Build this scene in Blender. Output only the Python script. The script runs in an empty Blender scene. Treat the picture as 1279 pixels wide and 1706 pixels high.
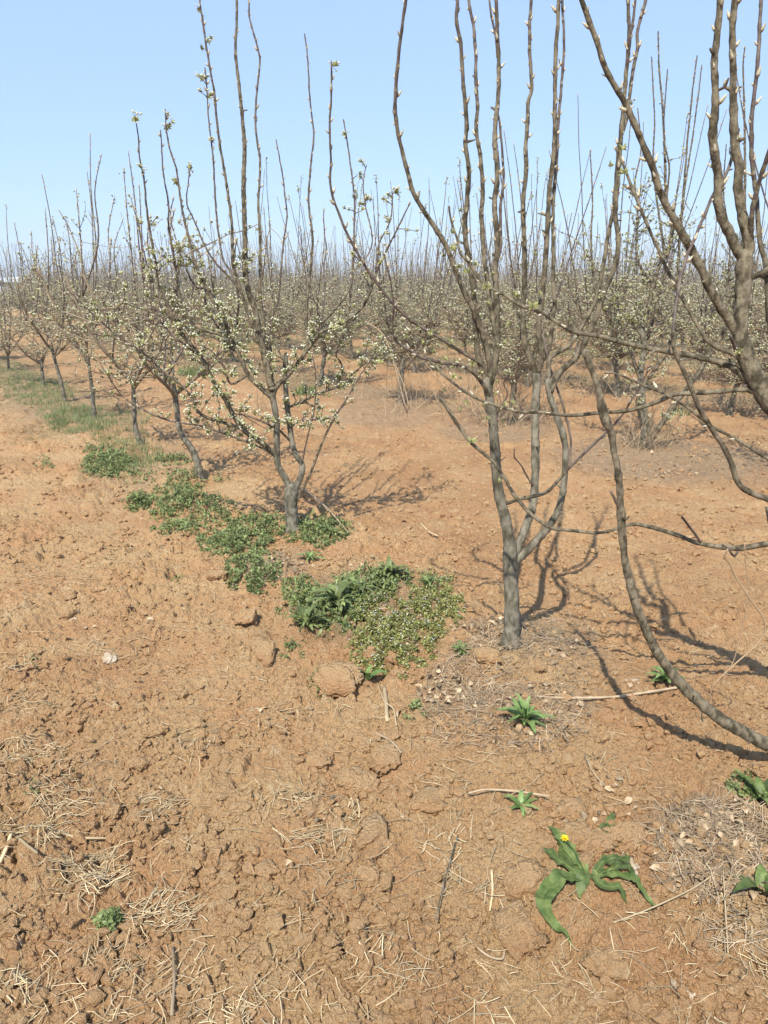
import bpy, math, random
import numpy as np
from mathutils import Vector, Matrix
R = math.radians
S = bpy.context.scene
COL = S.collection
random.seed(7)

# ------------------------------------------------------------------ camera
CAMZ = 1.55
PITCH = math.atan(383 / 1232.0)
FPX = 1232.0
cam = bpy.data.objects.new('camera', bpy.data.cameras.new('camera'))
COL.objects.link(cam)
cam.location = (0, 0, CAMZ)
cam.rotation_euler = (math.pi / 2 - PITCH, 0, 0)
cam.data.sensor_fit = 'VERTICAL'
cam.data.sensor_height = 36.0
cam.data.sensor_width = 27.0
cam.data.lens = 26.0
cam.data.clip_start = 0.05
cam.data.clip_end = 6000
S.camera = cam
S.render.resolution_x = 768
S.render.resolution_y = 1024

# ------------------------------------------------------------------ light
SUN_ELEV = 52.0
SUN_AZ_VEC = (-0.31, -0.95)       # horizontal direction towards the sun
W = bpy.data.worlds.new("World")
S.world = W
W.use_nodes = True
wn = W.node_tree
bg = wn.nodes['Background']
sky = wn.nodes.new('ShaderNodeTexSky')
sky.sky_type = 'NISHITA'
sky.sun_disc = False
sky.sun_elevation = R(SUN_ELEV)
sky.sun_rotation = math.atan2(SUN_AZ_VEC[0], SUN_AZ_VEC[1])
sky.altitude = 50
sky.air_density = 1.05
sky.dust_density = 0.35
sky.ozone_density = 4.0
# a thin veil of spring haze over the whole sky, added to the clear sky
veil = wn.nodes.new('ShaderNodeMix'); veil.data_type = 'RGBA'
veil.inputs['Factor'].default_value = 0.62
veil.inputs['B'].default_value = (3.25, 4.60, 7.0, 1)
wn.links.new(sky.outputs[0], veil.inputs['A'])
wn.links.new(veil.outputs['Result'], bg.inputs[0])
bg.inputs[1].default_value = 0.115
sd = bpy.data.lights.new('sun', 'SUN')
sd.energy = 4.3
sd.angle = R(0.53)
sd.color = (1.0, 0.95, 0.85)
sun = bpy.data.objects.new('sun', sd)
COL.objects.link(sun)
_d = Vector((SUN_AZ_VEC[0] * math.cos(R(SUN_ELEV)), SUN_AZ_VEC[1] * math.cos(R(SUN_ELEV)), math.sin(R(SUN_ELEV))))
sun.rotation_euler = _d.to_track_quat('Z', 'Y').to_euler()
S.view_settings.view_transform = 'Standard'
S.view_settings.look = 'None'
S.view_settings.exposure = 0.64
S.view_settings.gamma = 1.0
S.view_settings.use_curve_mapping = False

# ------------------------------------------------------------------ pixel rays (photo pixels 1279x1706)
SP, CP = math.sin(PITCH), math.cos(PITCH)
def ray(u, v):
    a = (u - 639.5) / FPX
    b = (853.0 - v) / FPX
    return np.array([a, CP + SP * b, -SP + CP * b])
CAM = np.array([0.0, 0.0, CAMZ])

# ------------------------------------------------------------------ numpy noise
def h2(ix, iy, seed):
    a = (ix.astype(np.int64) * 374761393 + iy.astype(np.int64) * 668265263 + seed * 1442695041) & 0xFFFFFFFF
    a = ((a ^ (a >> 13)) * 1274126177) & 0xFFFFFFFF
    a = ((a ^ (a >> 15)) * 2246822519) & 0xFFFFFFFF
    a = a ^ (a >> 16)
    return (a & 0xFFFFFF) / float(0xFFFFFF)
def perlin(x, y, seed=0):
    ix = np.floor(x); iy = np.floor(y)
    fx = x - ix; fy = y - iy
    u = fx * fx * fx * (fx * (fx * 6 - 15) + 10)
    w = fy * fy * fy * (fy * (fy * 6 - 15) + 10)
    def g(dx, dy):
        a = h2(ix + dx, iy + dy, seed) * 2 * np.pi
        return np.cos(a) * (fx - dx) + np.sin(a) * (fy - dy)
    return ((g(0, 0) * (1 - u) + g(1, 0) * u) * (1 - w) + (g(0, 1) * (1 - u) + g(1, 1) * u) * w) * 1.5
def worley(x, y, seed=0):
    ix = np.floor(x); iy = np.floor(y)
    f1 = np.full(x.shape, 9.0); f2 = np.full(x.shape, 9.0); rr = np.zeros(x.shape)
    for dx in (-1, 0, 1):
        for dy in (-1, 0, 1):
            cx = ix + dx; cy = iy + dy
            px = cx + h2(cx, cy, seed) - x
            py = cy + h2(cx, cy, seed + 11) - y
            d = np.sqrt(px * px + py * py)
            m = d < f1
            f2 = np.where(m, f1, np.minimum(f2, d))
            rr = np.where(m, h2(cx, cy, seed + 23), rr)
            f1 = np.where(m, d, f1)
    return f1, f2, rr
def sstep(a, b, x):
    t = np.clip((x - a) / (b - a), 0, 1)
    return t * t * (3 - 2 * t)

# orchard frame: rows run along ROWD, ROWN is across
ROWA = math.atan2(1.55, -1.12)
ROWD = np.array([math.cos(ROWA), math.sin(ROWA)])
ROWN = np.array([ROWD[1], -ROWD[0]])
def rown(x, y): return x * ROWN[0] + y * ROWN[1]
ROW1 = 0.55 * ROWN[0] + 2.95 * ROWN[1]
PITCHROW = 3.85
def rough_mask(x, y):
    """1 = freshly turned coarse soil (aisle on the left and the near ground), lower = raked finer soil behind the row"""
    n = rown(x, y)
    r = np.sqrt(x * x + y * y)
    m = 1.0 - 0.32 * sstep(ROW1 + 0.2, ROW1 + 0.9, n)
    return m
def H(x, y):
    x = np.asarray(x, float); y = np.asarray(y, float)
    shp = x.shape
    x = x.ravel(); y = y.ravel()
    r = np.sqrt(x * x + y * y)
    m = rough_mask(x, y)
    n = rown(x, y); t = x * ROWD[0] + y * ROWD[1]
    z = 0.035 * perlin(x / 1.9, y / 1.9, 1) * np.clip(20 / (r + .1), 0, 1)
    z += 0.022 * m * perlin(n / 0.30, t / 1.1, 2) + 0.02 * perlin(x / 0.5, y / 0.5, 3)
    k = (n - ROW1 + PITCHROW * 20) % PITCHROW
    k = np.minimum(k, PITCHROW - k)
    z += 0.03 * np.exp(-(k / 0.5) ** 2)
    near = r < 26
    xs, ys, ms = x[near], y[near], m[near]
    zz = np.zeros(xs.shape)
    wx = xs + 0.009 * perlin(xs / 0.06, ys / 0.06, 5) + 0.005 * perlin(xs / 0.016, ys / 0.016, 7)
    wy = ys + 0.009 * perlin(xs / 0.06, ys / 0.06, 6) + 0.005 * perlin(xs / 0.016, ys / 0.016, 8)
    cl = np.clip(0.55 + 0.9 * perlin(xs / 0.5, ys / 0.5, 9), 0.12, 1.3)      # patches of coarse clods and of crumb
    for sc, amp, pres, sd_, lim in ((0.17, 0.040, 0.42, 31, 26), (0.085, 0.025, 0.55, 41, 26), (0.048, 0.015, 0.6, 51, 20), (0.027, 0.0100, 0.75, 61, 12), (0.015, 0.0068, 0.85, 71, 7)):
        rr_ = r[near]
        q = rr_ < lim
        f1, f2, ra = worley(wx[q] / sc, wy[q] / sc, sd_)
        rad = 0.38 + 0.34 * ra
        u_ = np.clip(1 - (f1 / rad) ** 2, 0, 1)
        hgt = 0.25 + 0.75 * h2(np.floor(ra * 9999), np.floor(ra * 777), 3)
        dome = np.minimum(np.sqrt(u_), 0.78) / 0.78 * (ra < pres) * hgt      # flat topped lumps with steep sides
        gap = sstep(0.0, 0.28, f2 - f1) - 1.0
        big = cl[q] if sc > 0.06 else 0.6 + 0.4 * cl[q]
        fade = 1 - sstep(lim * 0.7, lim, rr_[q])
        mm = ms[q] if sc > 0.06 else 0.45 + 0.55 * ms[q]
        zz[q] += fade * amp * mm * big * (dome + 0.38 * gap)
    zz += 0.006 * perlin(xs / 0.035, ys / 0.035, 13)
    z[near] += zz
    return z.reshape(shp)
def H1(x, y): return float(H(np.array([x]), np.array([y]))[0])
def ground_px(u, v):
    d = ray(u, v)
    z = 0.0
    for _ in range(3):
        t = (z - CAMZ) / d[2]
        p = CAM + d * t
        z = H1(p[0], p[1])
    return np.array([p[0], p[1], z])

# ------------------------------------------------------------------ materials
def mat(name, base, rough=0.8, spec=0.3, col2=None, scale=8.0, detail=4, bump=0.0, bscale=60.0, trans=0.0, lo=0.35, hi=0.65, stretch=None, attr=None, coords='Object', rand=0.0):
    m = bpy.data.materials.new(name)
    m.use_nodes = True
    nt = m.node_tree; N = nt.nodes; L = nt.links
    b = N['Principled BSDF']
    b.inputs['Roughness'].default_value = rough
    b.inputs['Specular IOR Level'].default_value = spec
    b.inputs['Base Color'].default_value = (*base, 1)
    tc = N.new('ShaderNodeTexCoord')
    src = tc.outputs[coords]
    if stretch:
        mp = N.new('ShaderNodeMapping'); mp.inputs['Scale'].default_value = stretch
        L.new(src, mp.inputs[0]); src = mp.outputs[0]
    out = None
    if col2:
        nz = N.new('ShaderNodeTexNoise'); nz.inputs['Scale'].default_value = scale; nz.inputs['Detail'].default_value = detail
        L.new(src, nz.inputs['Vector'])
        mr = N.new('ShaderNodeMapRange'); mr.inputs['From Min'].default_value = lo; mr.inputs['From Max'].default_value = hi
        L.new(nz.outputs['Fac'], mr.inputs['Value'])
        mx = N.new('ShaderNodeMix'); mx.data_type = 'RGBA'
        mx.inputs['A'].default_value = (*base, 1); mx.inputs['B'].default_value = (*col2, 1)
        L.new(mr.outputs[0], mx.inputs['Factor'])
        out = mx.outputs['Result']
    if rand > 0:
        oi = N.new('ShaderNodeAttribute'); oi.attribute_name = 'rnd'
        hs = N.new('ShaderNodeHueSaturation')
        mr2 = N.new('ShaderNodeMapRange'); mr2.inputs['To Min'].default_value = 1 - rand; mr2.inputs['To Max'].default_value = 1 + rand
        L.new(oi.outputs['Fac'], mr2.inputs['Value'])
        L.new(mr2.outputs[0], hs.inputs['Value'])
        if out is not None: L.new(out, hs.inputs['Color'])
        else: hs.inputs['Color'].default_value = (*base, 1)
        out = hs.outputs['Color']
    if out is not None: L.new(out, b.inputs['Base Color'])
    if bump > 0:
        nb = N.new('ShaderNodeTexNoise'); nb.inputs['Scale'].default_value = bscale; nb.inputs['Detail'].default_value = 5
        L.new(src, nb.inputs['Vector'])
        bp = N.new('ShaderNodeBump'); bp.inputs['Strength'].default_value = 1.0; bp.inputs['Distance'].default_value = bump
        L.new(nb.outputs['Fac'], bp.inputs['Height'])
        L.new(bp.outputs[0], b.inputs['Normal'])
    if trans > 0:
        tr = N.new('ShaderNodeBsdfTranslucent')
        if out is not None: L.new(out, tr.inputs[0])
        else: tr.inputs[0].default_value = (*base, 1)
        ms = N.new('ShaderNodeMixShader'); ms.inputs[0].default_value = trans
        L.new(b.outputs[0], ms.inputs[1]); L.new(tr.outputs[0], ms.inputs[2])
        L.new(ms.outputs[0], N['Material Output'].inputs['Surface'])
    return m

def soil_material():
    m = bpy.data.materials.new('tilled_soil')
    m.use_nodes = True
    nt = m.node_tree; N = nt.nodes; L = nt.links
    b = N['Principled BSDF']
    b.inputs['Roughness'].default_value = 0.95
    b.inputs['Specular IOR Level'].default_value = 0.12
    tc = N.new('ShaderNodeTexCoord')
    def noise(sc, det=5, rough=0.55, dist=0.0):
        n = N.new('ShaderNodeTexNoise'); n.inputs['Scale'].default_value = sc; n.inputs['Detail'].default_value = det
        n.inputs['Roughness'].default_value = rough; n.inputs['Distortion'].default_value = dist
        L.new(tc.outputs['Object'], n.inputs['Vector']); return n.outputs['Fac']
    def mr(v, a, c, lo=0, hi=1):
        n = N.new('ShaderNodeMapRange'); n.inputs['From Min'].default_value = a; n.inputs['From Max'].default_value = c
        n.inputs['To Min'].default_value = lo; n.inputs['To Max'].default_value = hi
        L.new(v, n.inputs['Value']); return n.outputs[0]
    def mix(f, A, B):
        n = N.new('ShaderNodeMix'); n.data_type = 'RGBA'
        L.new(f, n.inputs['Factor'])
        for k, s in (('A', A), ('B', B)):
            if isinstance(s, tuple): n.inputs[k].default_value = (*s, 1)
            else: L.new(s, n.inputs[k])
        return n.outputs['Result']
    def math_(op, a, c):
        n = N.new('ShaderNodeMath'); n.operation = op
        for k, s in ((0, a), (1, c)):
            if isinstance(s, (int, float)): n.inputs[k].default_value = s
            else: L.new(s, n.inputs[k])
        return n.outputs[0]
    at = N.new('ShaderNodeAttribute'); at.attribute_name = 'zone'
    sep = N.new('ShaderNodeSeparateColor'); L.new(at.outputs['Color'], sep.inputs[0])
    red = sep.outputs[0]; litter = sep.outputs[1]; green = sep.outputs[2]
    c = mix(mr(noise(2.3, 6), 0.38, 0.64), SOIL_TAN, SOIL_TAN2)
    rf = math_('ADD', math_('MULTIPLY', red, 0.75), mr(noise(1.3, 5, 0.6), 0.42, 0.72, -0.25, 0.75))
    rf2 = N.new('ShaderNodeClamp'); L.new(rf, rf2.inputs[0])
    c = mix(rf2.outputs[0], c, SOIL_RED)
    c = mix(mr(noise(17, 6, 0.65), 0.55, 0.75), c, SOIL_PALE)
    c = mix(mr(noise(45, 6, 0.7), 0.60, 0.78, 0, .6), c, SOIL_DARK)
    c = mix(math_('MULTIPLY', litter, mr(noise(30, 6, 0.7), 0.35, 0.6, 0.2, 0.95)), c, (0.36, 0.275, 0.185))
    c = mix(math_('MULTIPLY', green, mr(noise(9, 6, 0.7), 0.42, 0.6, 0.0, 0.9)), c, (0.075, 0.095, 0.028))
    L.new(c, b.inputs['Base Color'])
    def vor(sc):
        n = N.new('ShaderNodeTexVoronoi'); n.inputs['Scale'].default_value = sc; n.feature = 'F1'
        L.new(tc.outputs['Object'], n.inputs['Vector']); return n.outputs['Distance']
    h = math_('ADD', math_('MULTIPLY', noise(110, 8, 0.75), 0.9), math_('MULTIPLY', noise(420, 5, 0.7), 0.4))
    h = math_('SUBTRACT', h, math_('ADD', math_('MULTIPLY', vor(95), 0.55), math_('MULTIPLY', vor(210), 0.35)))
    bp = N.new('ShaderNodeBump'); bp.inputs['Strength'].default_value = 1.0; bp.inputs['Distance'].default_value = 0.019
    L.new(h, bp.inputs['Height']); L.new(bp.outputs[0], b.inputs['Normal'])
    return m
SOIL_TAN = (0.615, 0.405, 0.208)
SOIL_TAN2 = (0.575, 0.330, 0.162)
SOIL_RED = (0.480, 0.272, 0.132)
SOIL_PALE = (0.70, 0.520, 0.300)
SOIL_DARK = (0.38, 0.215, 0.100)

M_SOIL = soil_material()
M_CLOD = mat('clod_soil', (0.36, 0.19, 0.085), 0.95, 0.1, (0.42, 0.25, 0.125), 12, 6, bump=0.010, bscale=70)
M_STONE = mat('pale_stone', (0.38, 0.29, 0.19), 0.85, 0.15, (0.47, 0.385, 0.28), 30, 4, bump=0.004, bscale=80)
M_BARK = mat('pear_bark', (0.080, 0.072, 0.048), 0.85, 0.2, (0.235, 0.210, 0.155), 34, 9, bump=0.006, bscale=75, stretch=(1, 1, .6), lo=.38, hi=.62)
M_LIMB = mat('limb_bark', (0.058, 0.047, 0.028), 0.78, 0.2, (0.215, 0.178, 0.118), 48, 9, bump=0.006, bscale=120, stretch=(1, 1, .6), lo=.38, hi=.62)
M_SHOOT = mat('shoot_bark', (0.065, 0.044, 0.036), 0.62, 0.3, (0.165, 0.128, 0.100), 30, 7, bump=0.0018, bscale=160, lo=.38, hi=.62)
M_TWIG = mat('grey_twig', (0.165, 0.118, 0.075), 0.75, 0.2, (0.32, 0.255, 0.17), 6, 5, lo=.38, hi=.62)
M_BUDB = mat('bud_scale', (0.20, 0.135, 0.10), 0.6, 0.3)
M_BUDS = mat('bud_silver_tip', (0.60, 0.56, 0.42), 0.6, 0.3, (0.38, 0.32, 0.20), 200, 2)
M_PETAL = mat('blossom_white', (0.82, 0.80, 0.66), 0.6, 0.3, (0.68, 0.68, 0.44), 120, 2, trans=0.25)
M_YLEAF = mat('young_leaf', (0.30, 0.31, 0.10), 0.55, 0.35, (0.42, 0.40, 0.20), 60, 2, trans=0.3, rand=0.3)
M_BLEAF = mat('spur_leaf_tint', (0.33, 0.33, 0.12), 0.6, 0.3, (0.48, 0.45, 0.22), 20, 2, trans=0.25, rand=0.4)
M_WEED = mat('weed_leaf', (0.125, 0.165, 0.050), 0.5, 0.4, (0.24, 0.28, 0.10), 14, 4, trans=0.25, rand=0.45)
M_WEEDY = mat('weed_leaf_yellowish', (0.20, 0.225, 0.055), 0.5, 0.4, (0.30, 0.28, 0.10), 30, 4, trans=0.25, rand=0.45)
M_WEEDG = mat('dark_leaf', (0.060, 0.100, 0.024), 0.5, 0.35, (0.16, 0.20, 0.060), 45, 5, bump=.002, bscale=120, trans=0.2, rand=0.3)
M_ROS = mat('rosette_leaf', (0.12, 0.20, 0.05), 0.45, 0.4, (0.24, 0.32, 0.11), 45, 4, bump=.001, bscale=120, trans=0.25, rand=0.3)
M_GRASS = mat('grass_blade', (0.13, 0.205, 0.065), 0.55, 0.3, (0.30, 0.31, 0.15), 3, 4, trans=0.3, rand=0.4)
M_STRAW = mat('dry_straw', (0.66, 0.52, 0.31), 0.75, 0.25, (0.48, 0.36, 0.21), 6, 3, trans=0.1, rand=0.35)
M_DEAD = mat('dead_grass', (0.56, 0.43, 0.28), 0.8, 0.2, (0.36, 0.265, 0.17), 10, 3, trans=0.1, rand=0.4)
M_DLEAF = mat('dead_leaf', (0.24, 0.165, 0.095), 0.85, 0.15, (0.42, 0.315, 0.20), 60, 5, bump=.002, bscale=200, rand=0.55)
M_VINE = mat('dry_vine', (0.46, 0.33, 0.20), 0.7, 0.25, (0.36, 0.24, 0.14), 30, 3)
M_STICK = mat('peeled_stick', (0.48, 0.37, 0.24), 0.7, 0.25, (0.33, 0.24, 0.15), 25, 4, bump=.0008, bscale=150)
M_YEL = mat('yellow_petal', (0.80, 0.62, 0.02), 0.5, 0.3)
M_WFLOW = mat('tiny_white_flower', (0.72, 0.70, 0.68), 0.5, 0.3)

# ------------------------------------------------------------------ mesh building
class MB:
    def __init__(s): s.v = []; s.q = []; s.t = []; s.qm = []; s.tm = []; s.r = []; s.n = 0
    def add(s, v, quads=None, tris=None, mi=0, qm=None, tm=None, rnd=None):
        v = np.asarray(v, float); s.v.append(v)
        s.r.append(np.full(len(v), random.random() if rnd is None else rnd) if not isinstance(rnd, np.ndarray) else rnd)
        if quads is not None and len(quads):
            q = np.asarray(quads, np.int64); s.q.append(q + s.n); s.qm.append(np.full(len(q), mi) if qm is None else qm)
        if tris is not None and len(tris):
            t = np.asarray(tris, np.int64); s.t.append(t + s.n); s.tm.append(np.full(len(t), mi) if tm is None else tm)
        s.n += len(v)
    def many(s, tv, Ms, T, quads=None, tris=None, mi=0, qm=None, tm=None):
        """instances of template verts tv (n,3): Ms (k,3,3), T (k,3)"""
        k = len(Ms)
        if k == 0: return
        n = len(tv)
        V = np.einsum('kij,nj->kni', Ms, tv) + T[:, None, :]
        off = (np.arange(k) * n)[:, None, None]
        rn = np.repeat(np.random.RandomState(len(s.v) + k).rand(k), n)
        Q = (np.asarray(quads)[None] + off).reshape(-1, 4) if quads is not None and len(quads) else None
        Tt = (np.asarray(tris)[None] + off).reshape(-1, 3) if tris is not None and len(tris) else None
        s.add(V.reshape(-1, 3), Q, Tt, mi, None if qm is None or Q is None else np.tile(qm, k), None if tm is None or Tt is None else np.tile(tm, k), rnd=rn)
    def mesh(s, name, mats, smooth=True, origin=None):
        me = bpy.data.meshes.new(name)
        if s.n == 0: return me
        V = np.concatenate(s.v)
        if origin is not None: V = V - np.asarray(origin)
        Q = np.concatenate(s.q) if s.q else np.zeros((0, 4), int)
        T = np.concatenate(s.t) if s.t else np.zeros((0, 3), int)
        me.vertices.add(len(V)); me.vertices.foreach_set('co', V.astype(np.float32).ravel())
        nl = len(Q) * 4 + len(T) * 3
        me.loops.add(nl)
        me.loops.foreach_set('vertex_index', np.concatenate([Q.ravel(), T.ravel()]).astype(np.int32))
        me.polygons.add(len(Q) + len(T))
        ls = np.concatenate([np.arange(len(Q)) * 4, len(Q) * 4 + np.arange(len(T)) * 3]).astype(np.int32)
        me.polygons.foreach_set('loop_start', ls)
        mi = np.concatenate([np.concatenate(s.qm) if s.qm else np.zeros(0, int), np.concatenate(s.tm) if s.tm else np.zeros(0, int)]).astype(np.int32)
        for m in mats: me.materials.append(m)
        me.polygons.foreach_set('material_index', mi)
        me.polygons.foreach_set('use_smooth', np.full(len(Q) + len(T), smooth))
        me.update(calc_edges=True)
        a = me.attributes.new('rnd', 'FLOAT', 'POINT')
        a.data.foreach_set('value', np.concatenate(s.r).astype(np.float32))
        return me
def link(name, me, parent=None, loc=None):
    o = bpy.data.objects.new(name, me); COL.objects.link(o)
    if parent is not None: o.parent = parent
    if loc is not None: o.location = loc
    return o
def tag(o, label=None, cat=None, group=None, kind=None):
    if label: o['label'] = label
    if cat: o['category'] = cat
    if group: o['group'] = group
    if kind: o['kind'] = kind
    return o
def empty(name, loc, label, cat, group=None):
    o = bpy.data.objects.new(name, None); COL.objects.link(o)
    o.location = tuple(float(c) for c in loc); o.empty_display_size = 0.1
    return tag(o, label, cat, group)

def norm(v): return v / (np.linalg.norm(v, axis=-1, keepdims=True) + 1e-12)
def catmull(P, k):
    P = np.asarray(P, float)
    if len(P) < 3: 
        t = np.linspace(0, 1, k * (len(P) - 1) + 1)[:, None]
        return P[0] * (1 - t) + P[-1] * t
    E = np.vstack([2 * P[0] - P[1], P, 2 * P[-1] - P[-2]])
    out = []
    for i in range(1, len(E) - 2):
        p0, p1, p2, p3 = E[i - 1], E[i], E[i + 1], E[i + 2]
        for j in range(k):
            t = j / k
            out.append(0.5 * ((2 * p1) + (-p0 + p2) * t + (2 * p0 - 5 * p1 + 4 * p2 - p3) * t * t + (-p0 + 3 * p1 - 3 * p2 + p3) * t ** 3))
    out.append(P[-1])
    return np.array(out)
def tube(mb, P, rad, sides=8, mi=0, cap=True, lump=0.0, mrad=None):
    P = np.asarray(P, float); rad = np.asarray(rad, float)
    n = len(P)
    T = norm(np.gradient(P, axis=0))
    up = np.array([0.0, 0, 1]) if abs(T[0][2]) < 0.9 else np.array([1.0, 0, 0])
    U = np.zeros_like(P)
    u = up - T[0] * np.dot(up, T[0]); u /= np.linalg.norm(u)
    for i in range(n):
        u = u - T[i] * np.dot(u, T[i]); u /= (np.linalg.norm(u) + 1e-12); U[i] = u
    Vv = np.cross(T, U)
    a = np.linspace(0, 2 * np.pi, sides, endpoint=False)
    rr = rad[:, None] * np.ones((1, sides))
    if lump > 0:
        rs = np.random.RandomState(n * 7 + int(abs(P[0][0]) * 1e4) % 9999)
        rr = rr * (1 + lump * (rs.rand(n, sides) - .5))
    ring = P[:, None, :] + rr[:, :, None] * (np.cos(a)[None, :, None] * U[:, None, :] + np.sin(a)[None, :, None] * Vv[:, None, :])
    V = ring.reshape(-1, 3)
    i = np.arange(n - 1)[:, None]; j = np.arange(sides)[None, :]; j2 = (j + 1) % sides
    q = np.stack([i * sides + j, i * sides + j2, (i + 1) * sides + j2, (i + 1) * sides + j], -1).reshape(-1, 4)
    if mrad is not None:
        qm = np.where((rad[:-1] > mrad)[:, None], mi, mi + 1) * np.ones((1, sides), int)
        qm = qm.reshape(-1)
    else: qm = np.full(len(q), mi)
    tr = None
    if cap:
        V = np.vstack([V, P[-1] + T[-1] * rad[-1] * 0.8, P[0]])
        k = n * sides
        jj = np.arange(sides)
        t1 = np.stack([np.full(sides, k), (n - 1) * sides + jj, (n - 1) * sides + (jj + 1) % sides], -1)
        t2 = np.stack([np.full(sides, k + 1), (jj + 1) % sides, jj], -1)
        tr = np.vstack([t1, t2])
    mb.add(V, q, tr, qm=qm, mi=(qm[-1] if len(qm) else mi))
    return T, U, Vv

# templates ------------------------------------------------------
def lathe_t(prof, sides):
    V = []; Q = []
    for z, r in prof:
        for k in range(sides):
            a = 2 * math.pi * k / sides; V.append((r * math.cos(a), r * math.sin(a), z))
    for i in range(len(prof) - 1):
        for k in range(sides):
            Q.append((i * sides + k, i * sides + (k + 1) % sides, (i + 1) * sides + (k + 1) % sides, (i + 1) * sides + k))
    return np.array(V, float), np.array(Q)
BUD_V, BUD_Q = lathe_t([(0, .55), (.25, 1.0), (.5, .9), (.78, .5), (1.0, .05)], 6)
BUD_V = BUD_V * np.array([0.0044, 0.0044, 0.025])
BUD_M = np.array([0] * 6 + [1] * 18)
def octa(sub=1):
    v = [(1, 0, 0), (-1, 0, 0), (0, 1, 0), (0, -1, 0), (0, 0, 1), (0, 0, -1)]
    f = [(4, 0, 2), (4, 2, 1), (4, 1, 3), (4, 3, 0), (5, 2, 0), (5, 1, 2), (5, 3, 1), (5, 0, 3)]
    v = [np.array(p, float) for p in v]
    for _ in range(sub):
        nf = []; cache = {}
        def mid(a, b):
            k = (min(a, b), max(a, b))
            if k not in cache: cache[k] = len(v); v.append(norm(v[a] + v[b]))
            return cache[k]
        for a, b, c in f:
            x, y, z = mid(a, b), mid(b, c), mid(c, a)
            nf += [(a, x, z), (x, b, y), (z, y, c), (x, y, z)]
        f = nf
    return np.array(v), np.array(f)
OC0 = octa(0); OC1 = octa(1); OC2 = octa(2); OC3 = octa(4)
def leaf_t(nseg=4, wid=0.25, arch=0.35, fold=0.15, tooth=0.0, wav=0.0, tip=0.9):
    """leaf along +x, unit length; returns verts, quads"""
    V = []; Q = []
    for i in range(nseg + 1):
        s = i / nseg
        w = wid * (math.sin(math.pi * min(1, s ** 0.75 * tip + 0.06)) + .05)
        if tooth and i % 2 == 1: w *= 1 - tooth
        if i == nseg: w *= 0.15
        z = arch * math.sin(math.pi * s * .75) - arch * .5 * s * s
        wv = wav * math.sin(i * 2.2)
        V += [(s, -w, z + fold * w + wv), (s, 0, z), (s, w, z + fold * w - wv)]
    for i in range(nseg):
        a = i * 3
        Q += [(a, a + 3, a + 4, a + 1), (a + 1, a + 4, a + 5, a + 2)]
    return np.array(V), np.array(Q)
def rotz(a):
    c, s = np.cos(a), np.sin(a); z = np.zeros_like(a); o = np.ones_like(a)
    return np.stack([np.stack([c, -s, z], -1), np.stack([s, c, z], -1), np.stack([z, z, o], -1)], -2)
def roty(a):
    c, s = np.cos(a), np.sin(a); z = np.zeros_like(a); o = np.ones_like(a)
    return np.stack([np.stack([c, z, s], -1), np.stack([z, o, z], -1), np.stack([-s, z, c], -1)], -2)
def rotx(a):
    c, s = np.cos(a), np.sin(a); z = np.zeros_like(a); o = np.ones_like(a)
    return np.stack([np.stack([o, z, z], -1), np.stack([z, c, -s], -1), np.stack([z, s, c], -1)], -2)
def frame_to(D):
    """matrices whose z axis is D (k,3)"""
    D = norm(D); a = np.where(np.abs(D[:, 2:3]) < 0.9, np.array([[0, 0, 1.0]]), np.array([[1.0, 0, 0]]))
    X = norm(np.cross(a, D)); Y = np.cross(D, X)
    return np.stack([X, Y, D], -1)

# ------------------------------------------------------------------ ground
def ell_mask(x, y, list_):
    m = np.zeros(x.shape)
    for (cx, cy, rx, ry, st) in list_:
        d = np.sqrt(((x - cx) / rx) ** 2 + ((y - cy) / ry) ** 2)
        m = np.maximum(m, st * (1 - sstep(0.6, 1.15, d)))
    return m
def px_ell(u, v, ru, rv, st=1.0):
    c = ray(u, v); t = -CAMZ / c[2]; C = CAM + c * t
    e = ray(u + ru, v); e = CAM + e * (-CAMZ / e[2])
    f = ray(u, v - rv); f = CAM + f * (-CAMZ / f[2])
    return (C[0], C[1], abs(e[0] - C[0]), abs(f[1] - C[1]), st)
LITTER = [px_ell(*a) for a in ((870, 1070, 130, 40, .9), (770, 1150, 70, 60, .7), (900, 1180, 110, 60, .6), (1190, 1420, 130, 100, .9),
          (1110, 765, 210, 38, .9), (640, 690, 110, 22, .7), (450, 950, 70, 24, .8), (830, 715, 120, 20, .8), (600, 1010, 130, 60, .5), (250, 780, 90, 50, .4))]
GREENZ = [px_ell(*a) for a in ((560, 1010, 80, 50, .6), (660, 1060, 70, 60, .6), (720, 1010, 50, 35, .6), (530, 890, 60, 25, .6), (410, 910, 60, 30, .6),
          (180, 775, 50, 22, .7), (120, 705, 70, 30, .6), (50, 650, 70, 28, .7), (310, 830, 50, 24, .4), (320, 625, 30, 8, .8), (510, 655, 20, 7, .9))]
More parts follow.
